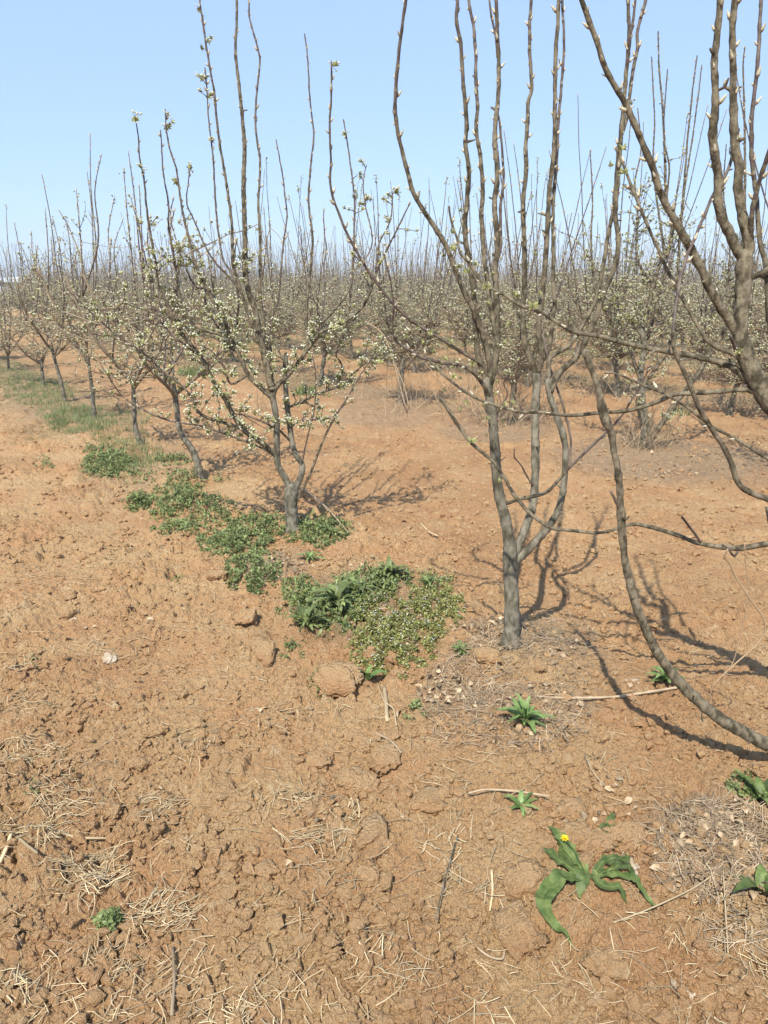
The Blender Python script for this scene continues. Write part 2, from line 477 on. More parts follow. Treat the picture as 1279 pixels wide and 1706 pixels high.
def build_ground():
    ds = 0.0031
    rings = [0.0, 0.35, 0.6, 0.8]
    r = 0.9
    while r < 13: rings.append(r); r *= 1 + (0.0021 if r < 5 else 0.0032)
    while r < 60: rings.append(r); r *= 1.012
    while r < 4500: rings.append(r); r *= 1.15
    rings = np.array(rings[1:])
    dense = np.linspace(-R(39), R(39), 860)
    rest = np.linspace(R(39), 2 * np.pi - R(39), 200)[1:-1]
    az = np.concatenate([dense, rest])
    na = len(az); nr = len(rings)
    X = rings[:, None] * np.sin(az)[None]; Y = rings[:, None] * np.cos(az)[None]
    x = X.ravel(); y = Y.ravel()
    z = H(x, y)
    V = np.stack([x, y, z], -1)
    V = np.vstack([V, [0, 0, H1(0, 0)]])
    i = np.arange(nr - 1)[:, None]; j = np.arange(na)[None]; j2 = (j + 1) % na
    Q = np.stack([i * na + j2, i * na + j, (i + 1) * na + j, (i + 1) * na + j2], -1).reshape(-1, 4)
    jj = np.arange(na)
    T = np.stack([np.full(na, nr * na), jj, (jj + 1) % na], -1)[:, ::-1]
    mb = MB(); mb.add(V, Q, T, 0)
    me = mb.mesh('ground', [M_SOIL])
    xx = V[:, 0]; yy = V[:, 1]; rr = np.hypot(xx, yy)
    n = rown(xx, yy)
    red = sstep(ROW1 - 0.2, ROW1 + 1.0, n + 0.35 * perlin(xx / .8, yy / .8, 77)) * (1 - 0.55 * sstep(0.35, 0.8, xx - 0.1 * yy) * (1 - sstep(5.6, 6.4, yy))) * 0.9
    red = red + 0.25 * perlin(xx / 0.7, yy / 0.7, 78)
    # distant aisles carry low grass between rows
    k = (n - ROW1 + PITCHROW * 40) % PITCHROW; k = np.minimum(k, PITCHROW - k)
    gr = sstep(8.5, 13, rr) * (1 - sstep(0.5, 1.1, k)) * 0.75 + 0.35 * sstep(11, 18, rr)
    wob = 0.25 * perlin(xx / 0.35, yy / 0.35, 79)
    lit = ell_mask(xx + wob * .4, yy + wob * .6, LITTER)
    lit = np.maximum(lit, 0.7 * sstep(7, 10, rr) * (1 - sstep(0.3, 0.9, k)))
    gr = np.maximum(gr, ell_mask(xx + wob * .3, yy + wob * .5, GREENZ))
    col = np.stack([np.clip(red, 0, 1), np.clip(lit, 0, 1), np.clip(gr, 0, 1), np.ones_like(red)], -1)
    ca = me.color_attributes.new('zone', 'FLOAT_COLOR', 'POINT')
    ca.data.foreach_set('color', col.astype(np.float32).ravel())
    o = link('ground', me)
    tag(o, 'reddish tan tilled soil with clods reaching to the horizon', 'ground', kind='structure')
build_ground()

# ------------------------------------------------------------------ traced trees
def limb_points(path, yA, yB, step=9.0):
    P = np.array(path, float)
    seg = np.hypot(*np.diff(P[:, :2], axis=0).T)
    k = max(2, int(round(np.median(seg) / step)))
    C = catmull(P, k)
    s = np.concatenate([[0], np.cumsum(np.hypot(*np.diff(C[:, :2], axis=0).T))]); s /= s[-1]
    yy = yA + (yB - yA) * s
    out = []; rad = []
    for (u, v, w), y in zip(C, yy):
        d = ray(u, v); t = y / d[1]
        out.append(CAM + d * t); rad.append(max(w * (0.80 if w < 14 else 0.90), 1.2) / 2 * t / FPX)
    return np.array(out), np.array(rad), C, yy
def wpath(pts, w0, w1):
    n = len(pts); s = [0]
    for a, b in zip(pts[:-1], pts[1:]): s.append(s[-1] + math.hypot(a[0] - b[0], a[1] - b[1]))
    return [(p[0], p[1], w0 + (w1 - w0) * (t / s[-1]) ** 0.85) for p, t in zip(pts, s)]

def blossom_template(seed, nb=8, nl=5, sub=1):
    rs = random.Random(seed); mb = MB()
    for i in range(nb):
        a = rs.uniform(0, 2 * math.pi); e = rs.uniform(0.3, 1.45)
        d = np.array([math.cos(a) * math.cos(e), math.sin(a) * math.cos(e), math.sin(e)]); L = rs.uniform(.014, .028)
        tube(mb, np.array([[0, 0, 0], d * L * .6, d * L]), [0.0009, .0008, .001], 3, 1, cap=False)
        r = rs.uniform(.0026, .0050)
        mb.add(OC1[0] * np.array([r, r, r * 1.15]) + d * (L + r * .7), None, OC1[1], 0)
    lv, lq = leaf_t(3, .2, .25, .4)
    for i in range(nl):
        a = rs.uniform(0, 2 * math.pi); L = rs.uniform(.016, .032)
        Mx = rotz(np.array([a])) @ roty(np.array([-rs.uniform(.2, 1.2)])) * L
        mb.many(lv, Mx, np.zeros((1, 3)), lq, mi=2)
    return mb
BLT = [blossom_template(s, 6 + s % 4, 6 + s % 4) for s in range(5)]
BLM = [b.mesh('blossom_cluster', [M_PETAL, M_YLEAF, M_YLEAF]) for b in BLT]
LTUFT = [blossom_template(s + 40, 1 + s % 2, 7) for s in range(3)]
LTM = [b.mesh('leaf_tuft', [M_PETAL, M_YLEAF, M_YLEAF]) for b in LTUFT]

class Traced:
    def __init__(s, base_px, label, group=None, base=None):
        s.base = ground_px(*base_px) if base is None else np.array(base)
        s.root = empty('pear_tree', s.base, label, 'tree', group)
        s.y0 = s.base[1]; s.L = []; s.nclust = 0; s.csc = 1.15 if 'blossom' in label else .62
    def limb(s, pts, w0, w1, dy=0.0, parent=None, name='limb', buds=None, y=None, sides=9, budscale=1.0, smat=0.0062, bmat=None, ws=None):
        path = [(p[0], p[1], w) for p, w in zip(pts, ws)] if ws else wpath(pts, w0, w1)
        if y is not None: yA = y
        elif parent is None: yA = s.y0
        else:
            C, yy = s.L[parent][2], s.L[parent][3]
            i = np.argmin(np.hypot(C[:, 0] - path[0][0], C[:, 1] - path[0][1])); yA = yy[i]
            pr = s.L[parent][4][i]
            # root the limb on the parent's centre line
            path = [(C[i][0], C[i][1], path[0][2])] + path if math.hypot(C[i][0] - path[0][0], C[i][1] - path[0][1]) > 3 else path
        P, rad, C, yy = limb_points(path, yA, yA + dy)
        rs = np.random.RandomState(len(s.L) * 13 + int(base_seed(s.base)))
        arc = np.concatenate([[0], np.cumsum(np.linalg.norm(np.diff(P, axis=0), axis=1))]); Ltot = arc[-1]
        # resample evenly at about 1.6 cm and add node zigzag
        n = max(8, int(Ltot / 0.016)); a2 = np.linspace(0, Ltot, n)
        P2 = np.stack([np.interp(a2, arc, P[:, k]) for k in range(3)], -1); r2 = np.interp(a2, arc, rad)
        r2 = r2 * (1 + 0.045 * np.interp(a2, np.linspace(0, Ltot, max(3, int(Ltot / .05))), rs.rand(max(3, int(Ltot / .05))) * 2 - 1))
        node = np.arange(0.04 * rs.rand(), Ltot, 0.041)
        node = node + rs.uniform(-.012, .012, len(node))
        zz = np.zeros(n); sw = np.zeros(n)
        for q, nd in enumerate(node):
            g = np.exp(-((a2 - nd) / 0.009) ** 2); sw += g
            zz += (1 if q % 2 else -1) * np.clip(1 - np.abs(a2 - nd) / 0.055, 0, 1)
        thin = np.clip(0.011 / np.maximum(r2, 1e-4), 0, 1)
        wob = np.stack([np.interp(a2, np.linspace(0, Ltot, max(3, int(Ltot / .12))), rs.randn(max(3, int(Ltot / .12)))) for _ in range(3)], -1) * 0.0013
        wob[0] = 0
        P2 = P2 + wob + np.stack([zz, zz * .3, 0 * zz], -1) * 0.0015 * thin[:, None]
        r2 = r2 * (1 + 0.20 * sw * thin)
        if name == 'trunk':
            r2 = r2 * (1 + 0.45 * np.exp(-a2 / 0.05)); P2[0, 2] -= 0.06
            k = 0
        mb = MB()
        bark = bmat or (M_BARK if name == 'trunk' or smat == 0 else M_LIMB)
        T, U, Vv = tube(mb, P2, r2, sides, 0, lump=0.10, mrad=smat)
        for q in range(int(Ltot / .22)):
            i = rs.randint(n // 8, n - 2)
            if r2[i] < .0075 or name == 'trunk': continue
            an = rs.rand() * 6.28; rd = U[i] * math.cos(an) + Vv[i] * math.sin(an)
            d = norm(rd + T[i] * rs.uniform(-.1, .8)); L = rs.uniform(.008, .032)
            rr0 = min(.0045, r2[i] * .6) * rs.uniform(.6, 1)
            tube(mb, [P2[i] + rd * r2[i] * .5, P2[i] + rd * r2[i] * .9 + d * L * .5, P2[i] + rd * r2[i] * .9 + d * L], np.array([rr0 * 1.6, rr0, rr0 * .75]), 6, 0 if rr0 > .003 else 1, lump=.2)
        o = link(name, mb.mesh(name, [bark, M_SHOOT], origin=s.base), s.root)
        s.L.append((P2, r2, C, yy, None, o, a2, T, U, Vv))
        s.L[-1] = (P2, r2, C, yy, np.interp(np.linspace(0, 1, len(C)), np.linspace(0, 1, n), r2), o, a2, T, U, Vv)
        if buds is not None:
            lo, hi = buds
            bm = MB(); Ds = []; Ts = []
            for q, nd in enumerate(node):
                f = nd / Ltot
                if f < lo or f > hi or rs.rand() < 0.07: continue
                i = min(n - 1, int(nd / Ltot * (n - 1)))
                an = q * 2.4 + rs.rand() * .6
                rd = U[i] * math.cos(an) + Vv[i] * math.sin(an)
                ang = rs.uniform(.30, .85)
                d = T[i] * math.cos(ang) + rd * math.sin(ang)
                Ds.append(d); Ts.append(P2[i] + rd * r2[i] * .75)
            if Ds:
                Ds = np.array(Ds); Ts = np.array(Ts)
                sc = (0.55 + 0.7 * rs.rand(len(Ds)))[:, None, None] * budscale
                bm.many(BUD_V, frame_to(Ds) * sc, Ts, BUD_Q, qm=BUD_M)
                bo = link('buds', bm.mesh('buds', [M_BUDB, M_BUDS], origin=s.base), o)
                bo['kind'] = 'stuff'
        return len(s.L) - 1
    def clusters(s, li, fr, n, spread=0.02, kind='b', spur=0.03):
        """blossom clusters on short spurs along limb li between fractions fr"""
        P2, r2, C, yy, _, o, a2, T, U, Vv = s.L[li]
        rs = np.random.RandomState(li * 31 + n)
        for q in range(n):
            if s.nclust >= 98: return
            f = fr[0] + (fr[1] - fr[0]) * (q + rs.rand()) / n
            i = min(len(P2) - 1, int(f * (len(P2) - 1)))
            an = rs.rand() * 6.28
            rd = U[i] * math.cos(an) + Vv[i] * math.sin(an) + np.array([0, 0, .5]); rd /= np.linalg.norm(rd)
            p = P2[i] + rd * (r2[i] + rs.rand() * spread)
            me = (BLM if kind == 'b' else LTM)[rs.randint(0, 5 if kind == 'b' else 3)]
            c = link('blossom_cluster' if kind == 'b' else 'leaf_tuft', me, o)
            c.location = p - s.base
            m = Matrix([list(x) for x in frame_to(rd[None])[0]])
            c.rotation_mode = 'QUATERNION'
            c.rotation_quaternion = m.to_quaternion()
            sc = (0.85 + 0.5 * rs.rand()) * s.csc
            c.scale = (sc, sc, sc)
            s.nclust += 1
    def spurs(s, li, fr, n, length=0.10, bl=True):
        """short knobbly spur twigs with little blossoms and leaf buds, one mesh on the limb"""
        P2, r2, C, yy, _, o, a2, T, U, Vv = s.L[li]
        rs = np.random.RandomState(li * 17 + n)
        mb = MB(); fb = MB()
        for q in range(n):
            f = fr[0] + (fr[1] - fr[0]) * rs.rand()
            i = min(len(P2) - 2, int(f * (len(P2) - 1)))
            an = rs.rand() * 6.28
            rd = U[i] * math.cos(an) + Vv[i] * math.sin(an)
            d = norm(rd + T[i] * rs.uniform(0, .9) + np.array([0, 0, .35]))
            L = length * (0.4 + 1.1 * rs.rand())
            bend = rs.randn(3) * .25
            pts = [P2[i] + d * L * t + bend * L * t * t for t in (0, .25, .5, .75, 1)]
            tube(mb, pts, np.array([.0032, .0027, .0024, .002, .0018]), 5, 0)
            if bl:
                for e in (pts[-1], pts[2]):
                    if rs.rand() < .95:
                        t = (BLT if rs.rand() < .72 else LTUFT); t = t[rs.randint(0, len(t))]
                        V = np.concatenate(t.v); Q = np.concatenate(t.q); Tt = np.concatenate(t.t)
                        m = frame_to(norm(d + rs.randn(3) * .4)[None])
                        fb.many(V, m * (.75 + .4 * rs.rand()), e[None], Q, Tt, qm=np.concatenate(t.qm), tm=np.concatenate(t.tm))
        so = link('spur_twigs', mb.mesh('spur_twigs', [M_SHOOT], origin=s.base), o); so['kind'] = 'stuff'
        if bl and fb.n:
            bo = link('small_blossoms', fb.mesh('small_blossoms', [M_PETAL, M_YLEAF, M_YLEAF], origin=s.base), o); bo['kind'] = 'stuff'
def base_seed(b): return abs(b[0] * 97 + b[1] * 31) * 10

# ---- tree B : the near tree right of centre
B = Traced((850, 1075), 'near pear tree with straight grey trunk forking into tall upright budded stems, right of centre')
tr = B.limb([(851, 1078), (852, 1040), (852, 1000), (851, 955), (850, 925), (849, 900)], 30, 23, name='trunk', ws=[29, 27, 26, 26, 27, 22], sides=14)
L1 = B.limb([(850, 915), (843, 868), (832, 826), (827, 787), (824, 739), (820, 690), (814, 657), (810, 632)], 21, 16, -.06, tr, sides=12, smat=0)
B.limb([(810, 636), (800, 605), (795, 590), (794, 569), (790, 521), (787, 463), (779, 416), (775, 375), (779, 319), (781, 281), (775, 244), (777, 203), (773, 150), (770, 113), (768, 75), (760, 30), (762, 0), (766, -90), (762, -190)], 13, 5, -.12, L1, buds=(.35, 1))
lbb = B.limb([(816, 640), (815, 603), (805, 560), (791, 521), (771, 482), (755, 439), (738, 401), (711, 360), (689, 323), (678, 281), (668, 244), (659, 195), (659, 150), (664, 94), (670, 41), (676, 0), (684, -80)], 13, 5, -.25, L1, buds=(.3, 1))
L1c = B.limb([(814, 650), (825, 605), (829, 560), (827, 497), (825, 448), (828, 413), (826, 375), (822, 338), (828, 289), (824, 233), (828, 188), (831, 143), (830, 90), (827, 40), (826, 0), (820, -100), (822, -190)], 14, 5, .10, L1, buds=(.3, 1))
B.limb([(829, 430), (833, 405), (833, 345), (839, 300), (837, 248), (833, 203), (829, 188)], 7, 4, .05, L1c, buds=(.2, 1))
B.limb([(829, 92), (824, 56), (816, 11), (812, -50)], 5, 3, .02, L1c, buds=(.1, 1))
B.limb([(826, 555), (818, 510), (812, 468), (805, 409), (801, 356), (803, 319), (799, 263), (792, 218), (794, 180), (792, 131), (792, 90), (788, 37), (781, 0), (776, -120)], 11, 4.5, .22, L1c, buds=(.25, 1))
Mm = B.limb([(856, 925), (873, 884), (887, 845), (892, 797), (891, 739), (893, 671), (895, 623)], 15, 14, .16, tr, sides=12, smat=0)
B.limb([(895, 625), (883, 598), (873, 569), (871, 521), (873, 473), (873, 412), (871, 356), (873, 318), (877, 281), (875, 243), (878, 202), (879, 172), (885, 146), (883, 86), (882, 37), (885, 0), (892, -110)], 12, 5, .1, Mm, buds=(.3, 1))
Mb = B.limb([(896, 622), (902, 594), (897, 545), (902, 497), (907, 448), (912, 375), (916, 311), (922, 243), (924, 169), (925, 112), (926, 75), (929, 37), (931, 0), (935, -110), (932, -190)], 12, 6, .0, Mm, buds=(.3, 1), budscale=1.1)
B.limb([(903, 600), (914, 580), (920, 531), (924, 506), (921, 463), (921, 393), (922, 337), (926, 281), (930, 200), (936, 130), (939, 67), (937, 19), (938, -80)], 9, 4, .12, Mb, buds=(.3, 1))
B.limb([(905, 560), (916, 613), (936, 671), (950, 729), (950, 779)], 5, 4, -.16, Mb)
Rr = B.limb([(855, 940), (863, 932), (887, 908), (916, 874), (933, 840), (941, 797), (941, 739), (926, 690), (916, 657), (914, 632)], 15, 12, .05, tr, sides=12, smat=0)
R1 = B.limb([(916, 655), (931, 623), (960, 594), (979, 560), (994, 526), (1008, 482), (1023, 444), (1030, 400), (1025, 356), (1028, 311), (1032, 262), (1034, 225), (1038, 180), (1043, 124), (1047, 56), (1045, 0), (1042, -110)], 13, 6, .05, Rr, buds=(.4, 1))
R2 = B.limb([(915, 640), (916, 598), (950, 574), (975, 535), (994, 497), (1004, 448), (1013, 393), (1021, 356), (1027, 300), (1032, 240), (1043, 202), (1050, 150), (1055, 112), (1062, 82), (1062, 56), (1070, 19), (1075, 0), (1090, -100)], 9, 6, .2, Rr, buds=(.4, 1))
B.limb([(1043, 124), (1049, 64), (1058, 0), (1060, -60)], 6, 4, -.05, R1, buds=(.1, 1))
B.limb([(843, 838), (870, 830), (907, 821), (928, 803), (946, 782), (968, 760), (989, 739), (1033, 695), (1050, 668), (1071, 632), (1080, 610)], 8, 3, -.2, L1, buds=(.6, 1))
B.limb([(892, 815), (878, 795), (868, 775), (857, 762), (858, 748)], 4, 2.5, -.05, Mm)
lt1 = B.limb([(806, 612), (790, 600), (762, 583), (730, 562), (700, 544), (683, 533), (661, 513), (639, 487), (617, 456), (600, 430), (580, 394), (561, 349), (550, 311), (551, 260), (549, 210), (552, 160), (551, 102)], 7, 3.5, -.25, L1, buds=(.3, 1))
B.clusters(lt1, (.08, .30), 5, .03, 'l'); B.clusters(lt1, (.97, 1), 1)
lt2 = B.limb([(818, 662), (797, 630), (780, 615), (766, 608), (740, 606), (718, 601), (700, 596), (678, 583), (658, 568), (652, 546), (655, 520), (654, 500), (650, 469), (643, 440), (640, 425)], 8, 2.5, -.3, L1, buds=(.2, 1))
B.clusters(lt2, (.1, .38), 7, .04, 'l')
lt3 = B.limb([(820, 700), (845, 660), (838, 640), (850, 622), (862, 600)], 4, 2, -.1, L1)
B.clusters(lt3, (.5, 1), 4, .03)
B.clusters(L1, (.62, .98), 6, .04, 'l')
B.clusters(L1c, (.02, .30), 6, .03, 'l'); B.clusters(lbb, (.06, .4), 6, .04); B.clusters(Mb, (.1, .3), 3, .03, 'l'); B.clusters(R1, (.12, .3), 3, .02)

# ---- tree A : left of centre, blossoming low branches
A = Traced((487, 885), 'pear tree left of centre with low wide limbs in blossom and tall thin shoots')
tr = A.limb([(488, 890), (486, 862), (484, 845), (484, 824), (486, 808)], 24, 24, name='trunk', ws=[25, 22, 23, 26, 22], sides=14)
A1 = A.limb([(484, 822), (476, 798), (463, 775), (461, 745), (461, 708), (456, 670), (452, 644)], 14, 12, -.05, tr, smat=0, sides=12)
A1a = A.limb([(453, 648), (448, 625), (439, 588), (431, 550), (424, 513), (413, 483), (408, 444), (408, 407), (407, 360), (405, 300), (407, 244), (403, 188), (396, 124), (392, 86), (394, 37), (394, 0), (392, -70)], 15, 3.5, .05, A1, buds=(.3, 1))
A1b = A.limb([(455, 660), (461, 644), (480, 625), (503, 595), (525, 565), (533, 554), (570, 539), (600, 516), (615, 490), (626, 456), (641, 422), (660, 385), (683, 338)], 9, 2.5, -.2, A1, buds=(.5, 1))
q1 = A.limb([(626, 456), (630, 410), (648, 375), (653, 345), (653, 319)], 4, 2, -.03, A1b, buds=(0, 1))
q2 = A.limb([(529, 556), (531, 542), (543, 531), (560, 513), (578, 489), (586, 465), (589, 404), (591, 360), (588, 311), (584, 278), (576, 225), (571, 199)], 5, 2.5, .1, A1b, buds=(.2, 1))
q3 = A.limb([(586, 420), (603, 435), (620, 400), (608, 340), (605, 300), (610, 275)], 3, 2, .05, q2, buds=(.2, 1))
q4 = A.limb([(512, 580), (510, 546), (512, 496), (516, 454), (520, 397), (514, 338), (518, 270), (522, 225), (516, 169), (513, 105), (508, 56)], 6, 2.5, .12, A1b, buds=(.2, 1))
A.limb([(532, 552), (536, 531), (541, 483), (539, 448), (544, 415), (541, 393), (539, 360), (539, 347)], 3.5, 2, .05, A1b, buds=(.2, 1))
A.limb([(513, 500), (508, 448), (503, 421), (502, 395), (500, 375)], 3, 1.8, .1, q4, buds=(.2, 1))
q5 = A.limb([(480, 622), (466, 588), (452, 555), (448, 540), (455, 524), (464, 496), (468, 448), (472, 404), (478, 360), (475, 330), (471, 293), (460, 233)], 5, 2.2, .15, A1, buds=(.2, 1))
A1c = A.limb([(436, 575), (440, 540), (433, 491), (433, 413), (431, 338), (433, 270), (428, 236), (425, 199), (428, 150), (433, 105), (428, 75), (416, 30), (415, 0), (410, -60)], 6, 3, .15, A1a, buds=(.2, 1), budscale=1.1)
A1d = A.limb([(440, 592), (423, 547), (412, 519), (402, 487), (393, 457), (387, 435), (386, 375), (379, 319), (370, 263), (362, 206), (356, 150), (349, 112), (343, 75), (338, 37), (333, 0), (330, -60)], 7, 3.2, -.15, A1a, buds=(.25, 1))
A1e = A.limb([(396, 468), (383, 450), (371, 428), (362, 375), (358, 319), (355, 263), (347, 199), (345, 150), (341, 112)], 4.5, 2.5, .06, A1d, buds=(.2, 1))
A2 = A.limb([(463, 765), (450, 749), (431, 734), (405, 715), (390, 693), (371, 659), (354, 633), (341, 605), (322, 580), (300, 554), (284, 519), (275, 499), (264, 476), (260, 444), (254, 412), (246, 360), (240, 300), (232, 263), (229, 218), (223, 195)], 11, 2.2, -.35, A1, buds=(.6, 1))
A2b = A.limb([(338, 598), (316, 581), (290, 560), (275, 544), (256, 519), (250, 470), (242, 430), (235, 395), (232, 370)], 4.5, 2, .08, A2, buds=(.4, 1))
A3 = A.limb([(455, 668), (448, 659), (431, 644), (413, 625), (398, 591), (383, 558), (374, 532), (363, 519), (350, 491), (335, 461), (324, 435), (316, 403), (307, 369), (300, 326), (293, 281), (281, 244), (276, 210), (275, 182)], 9, 2.4, -.12, A1, buds=(.45, 1))
A3b = A.limb([(402, 487), (388, 469), (359, 439), (341, 409), (328, 379), (320, 360), (311, 338), (314, 300), (317, 278)], 4.5, 2, -.1, A1d, buds=(.3, 1))
A2c = A.limb([(376, 570), (365, 557), (331, 547), (320, 540), (305, 510), (296, 482), (294, 454), (288, 416), (281, 379), (280, 338), (272, 293), (270, 263), (268, 230), (267, 216)], 6, 2.4, -.1, A3, buds=(.35, 1))
A3c = A.limb([(352, 495), (336, 480), (322, 472), (301, 426), (292, 394), (284, 360), (289, 330)], 4, 2, .15, A3, buds=(.2, 1))
A4 = A.limb([(407, 716), (386, 708), (345, 696), (326, 681), (322, 666), (300, 640), (270, 618), (240, 588), (210, 569), (176, 543), (143, 513), (110, 480)], 7, 2, -.25, A2, buds=(.5, 1))
A5 = A.limb([(452, 755), (432, 745), (394, 730), (338, 711), (281, 700), (233, 681), (203, 659), (184, 633), (165, 603)], 4.5, 2, -.15, A1, buds=(.4, 1))
A6 = A.limb([(487, 820), (499, 798), (503, 775), (491, 753), (484, 719), (478, 670), (474, 625), (476, 590)], 13, 9, .12, tr, smat=0, sides=12)
A.limb([(463, 716), (475, 726), (488, 740)], 5, 5, .1, A1)
A7 = A.limb([(479, 680), (503, 670), (533, 655), (563, 644), (585, 625), (611, 603), (630, 592), (649, 580)], 5, 2, -.1, A6, buds=(.4, 1))
A8 = A.limb([(492, 836), (506, 813), (525, 768), (540, 730), (559, 693), (578, 663), (600, 625), (630, 580), (640, 560)], 6, 2, -.1, tr, buds=(.5, 1))
A9 = A.limb([(500, 785), (508, 745), (514, 719), (521, 693), (525, 655), (525, 618), (520, 590)], 3.5, 2, -.1, A6, buds=(.4, 1))
A10 = A.limb([(484, 712), (500, 702), (522, 700), (545, 698), (560, 690)], 4, 3, -.06, A6)
A11 = A.limb([(562, 642), (570, 610), (560, 590), (572, 560), (600, 530)], 3.5, 2, -.05, A7)
A12 = A.limb([(390, 693), (400, 690), (430, 700), (456, 712)], 3.5, 4, .0, A2)
A13 = A.limb([(398, 592), (375, 575), (350, 560), (330, 553), (345, 540)], 4, 2, .1, A3)
A14 = A.limb([(384, 640), (372, 610), (352, 585), (330, 575)], 4, 2, .0, A3)
for li, fr, n in ((A2, (.06, .5), 16), (A3, (.1, .45), 12), (A7, (.2, .95), 10), (A10, (.1, 1), 9), (A4, (.05, .4), 10), (A1b, (.1, .4), 8), (A1, (.5, .95), 4), (A6, (.5, .95), 4), (A5, (.1, .5), 4), (A1d, (.1, .3), 4), (A12, (0, 1), 4), (A13, (.1, 1), 4), (A14, (.1, 1), 4)):
    A.clusters(li, fr, n, .05)
for li in (A1d, A1c, A3b, A2, q1, q2, q4, A1e):
    A.clusters(li, (.97, 1), 1)
for li, fr, n in ((A2, (.05, .65), 42), (A3, (.05, .6), 34), (A4, (.1, .9), 34), (A1b, (.15, .9), 26), (A7, (.1, 1), 26), (A10, (.1, 1), 14), (A2c, (.05, .6), 14), (A1a, (.05, .35), 14), (A5, (.1, .9), 12), (A8, (.45, 1), 10), (A13, (.1, 1), 8), (A14, (.1, 1), 8), (A11, (.1, 1), 10), (q5, (.0, .3), 8), (A12, (0, 1), 8)):
    A.spurs(li, fr, n, .09)
for li in (A1d, A1e, A2, A3, q2, q1, q3, A2b):
    A.spurs(li, (.6, 1), 5, .03)

# ---- tree C : near right, trunk just outside the frame
C = Traced(None, 'nearest pear tree at the right edge, its thick limbs reaching in across the picture', base=(1.85, 1.98, H1(1.85, 1.98)))
C.y0 = 1.98
tr = C.limb([(1612, 1325), (1606, 1270), (1592, 1180)], 52, 48, name='trunk', sides=14)
C1 = C.limb([(1592, 1185), (1500, 1030), (1420, 880), (1350, 750), (1310, 700), (1279, 664), (1255, 622), (1241, 590), (1232, 554), (1234, 519), (1238, 474), (1240, 445), (1241, 422)], 50, 26, .18, tr, smat=0, bmat=M_LIMB, sides=14, ws=[50, 46, 44, 42, 39, 36, 32, 30, 27, 25, 26, 30, 26])
Ca = C.limb([(1238, 428), (1225, 412), (1215, 388), (1201, 362), (1195, 331), (1197, 299), (1193, 266), (1189, 233), (1190, 200), (1193, 169), (1190, 101), (1197, 37), (1199, 0), (1202, -120), (1195, -260)], 18, 9, -.05, C1, buds=(.2, 1), budscale=1.1, smat=.004)
Cb = C.limb([(1243, 432), (1249, 415), (1243, 386), (1236, 349), (1230, 309), (1232, 277), (1225, 244), (1222, 187), (1221, 124), (1219, 56), (1223, 0), (1226, -120), (1232, -260)], 18, 9, .08, C1, buds=(.2, 1), budscale=1.1, smat=.004)
C.limb([(1197, 150), (1208, 145), (1214, 130)], 6, 4, -.02, Ca, buds=(.5, 1))
C.limb([(1300, 690), (1290, 600), (1279, 520), (1275, 452), (1268, 419), (1263, 397), (1258, 320), (1252, 255), (1253, 187), (1262, 112), (1268, 0), (1270, -100)], 12, 6, .2, C1, buds=(.4, 1))
C.limb([(1252, 400), (1250, 375), (1258, 331), (1271, 288), (1283, 250), (1300, 200)], 10, 8, -.1, Cb, buds=(.3, 1))
C.limb([(1241, 460), (1255, 462), (1279, 450), (1310, 440)], 13, 11, -.03, C1)
C2 = C.limb([(1231, 562), (1214, 533), (1199, 510), (1184, 483), (1167, 446), (1145, 404), (1122, 363), (1100, 322), (1088, 281), (1070, 240), (1051, 195), (1032, 157), (1010, 120), (995, 75), (980, 30), (970, 0), (955, -60), (930, -160)], 17, 8, -.1, C1, buds=(.2, 1), budscale=1.0, smat=.003)
C3 = C.limb([(1275, 664), (1261, 652), (1241, 634), (1226, 616), (1196, 604), (1152, 593), (1107, 585), (1048, 573), (1004, 561), (959, 553), (930, 539), (900, 521), (868, 511), (839, 492), (805, 473), (781, 439), (766, 424), (760, 398), (749, 360), (747, 345)], 14, 4, .25, C1, buds=(.5, 1), budscale=.8, smat=.003)
C4 = C.limb([(1278, 666), (1261, 656), (1241, 649), (1196, 652), (1152, 655), (1119, 658), (1093, 670), (1048, 683), (1004, 686), (953, 692), (900, 687), (863, 686), (825, 676), (791, 664), (766, 648), (735, 622), (708, 592), (690, 560), (672, 540)], 11, 3.5, .2, C1, buds=(.5, 1), budscale=.8, smat=.003)
C5 = C.limb([(1602, 1240), (1480, 1275), (1380, 1265), (1279, 1240), (1243, 1222), (1198, 1195), (1153, 1159), (1121, 1123), (1094, 1086), (1076, 1050), (1058, 1005), (1044, 950), (1037, 905), (1034, 860), (1033, 836), (1030, 792), (1023, 758), (1016, 719), (1004, 690), (994, 642), (982, 603), (977, 586)], 28, 10, .10, tr, smat=0.002, sides=12,
            ws=[32, 28, 26, 24, 22, 21, 20, 18, 17, 16, 15, 14, 14, 15, 13, 14, 12, 14, 17, 11, 12, 14])
C.limb([(1034, 850), (1026, 835), (1018, 818)], 7, 5, -.02, C5)
C6 = C.limb([(1400, 880), (1340, 850), (1279, 830), (1241, 815), (1226, 797), (1214, 761), (1199, 732), (1181, 705), (1164, 676), (1152, 646), (1134, 607), (1122, 578), (1121, 552)], 14, 8, -.1, C1, smat=.003)
C.limb([(1121, 560), (1125, 519), (1134, 468), (1144, 430), (1153, 408), (1171, 364), (1186, 327), (1206, 294), (1219, 255), (1228, 215)], 6, 6, .3, C6, buds=(.3, 1))
C7 = C.limb([(1350, 800), (1279, 764), (1226, 732), (1181, 708), (1146, 681), (1107, 658), (1063, 640), (1027, 624), (1004, 622)], 8, 4, .1, C1, buds=(.4, 1), smat=.003)
C8 = C.limb([(1237, 596), (1214, 587), (1187, 575), (1167, 551), (1143, 510), (1125, 477), (1109, 447), (1094, 412), (1077, 375), (1063, 340), (1050, 305), (1042, 283), (1034, 262), (1028, 245)], 9, 5, .15, C1, buds=(.3, 1), smat=.003)
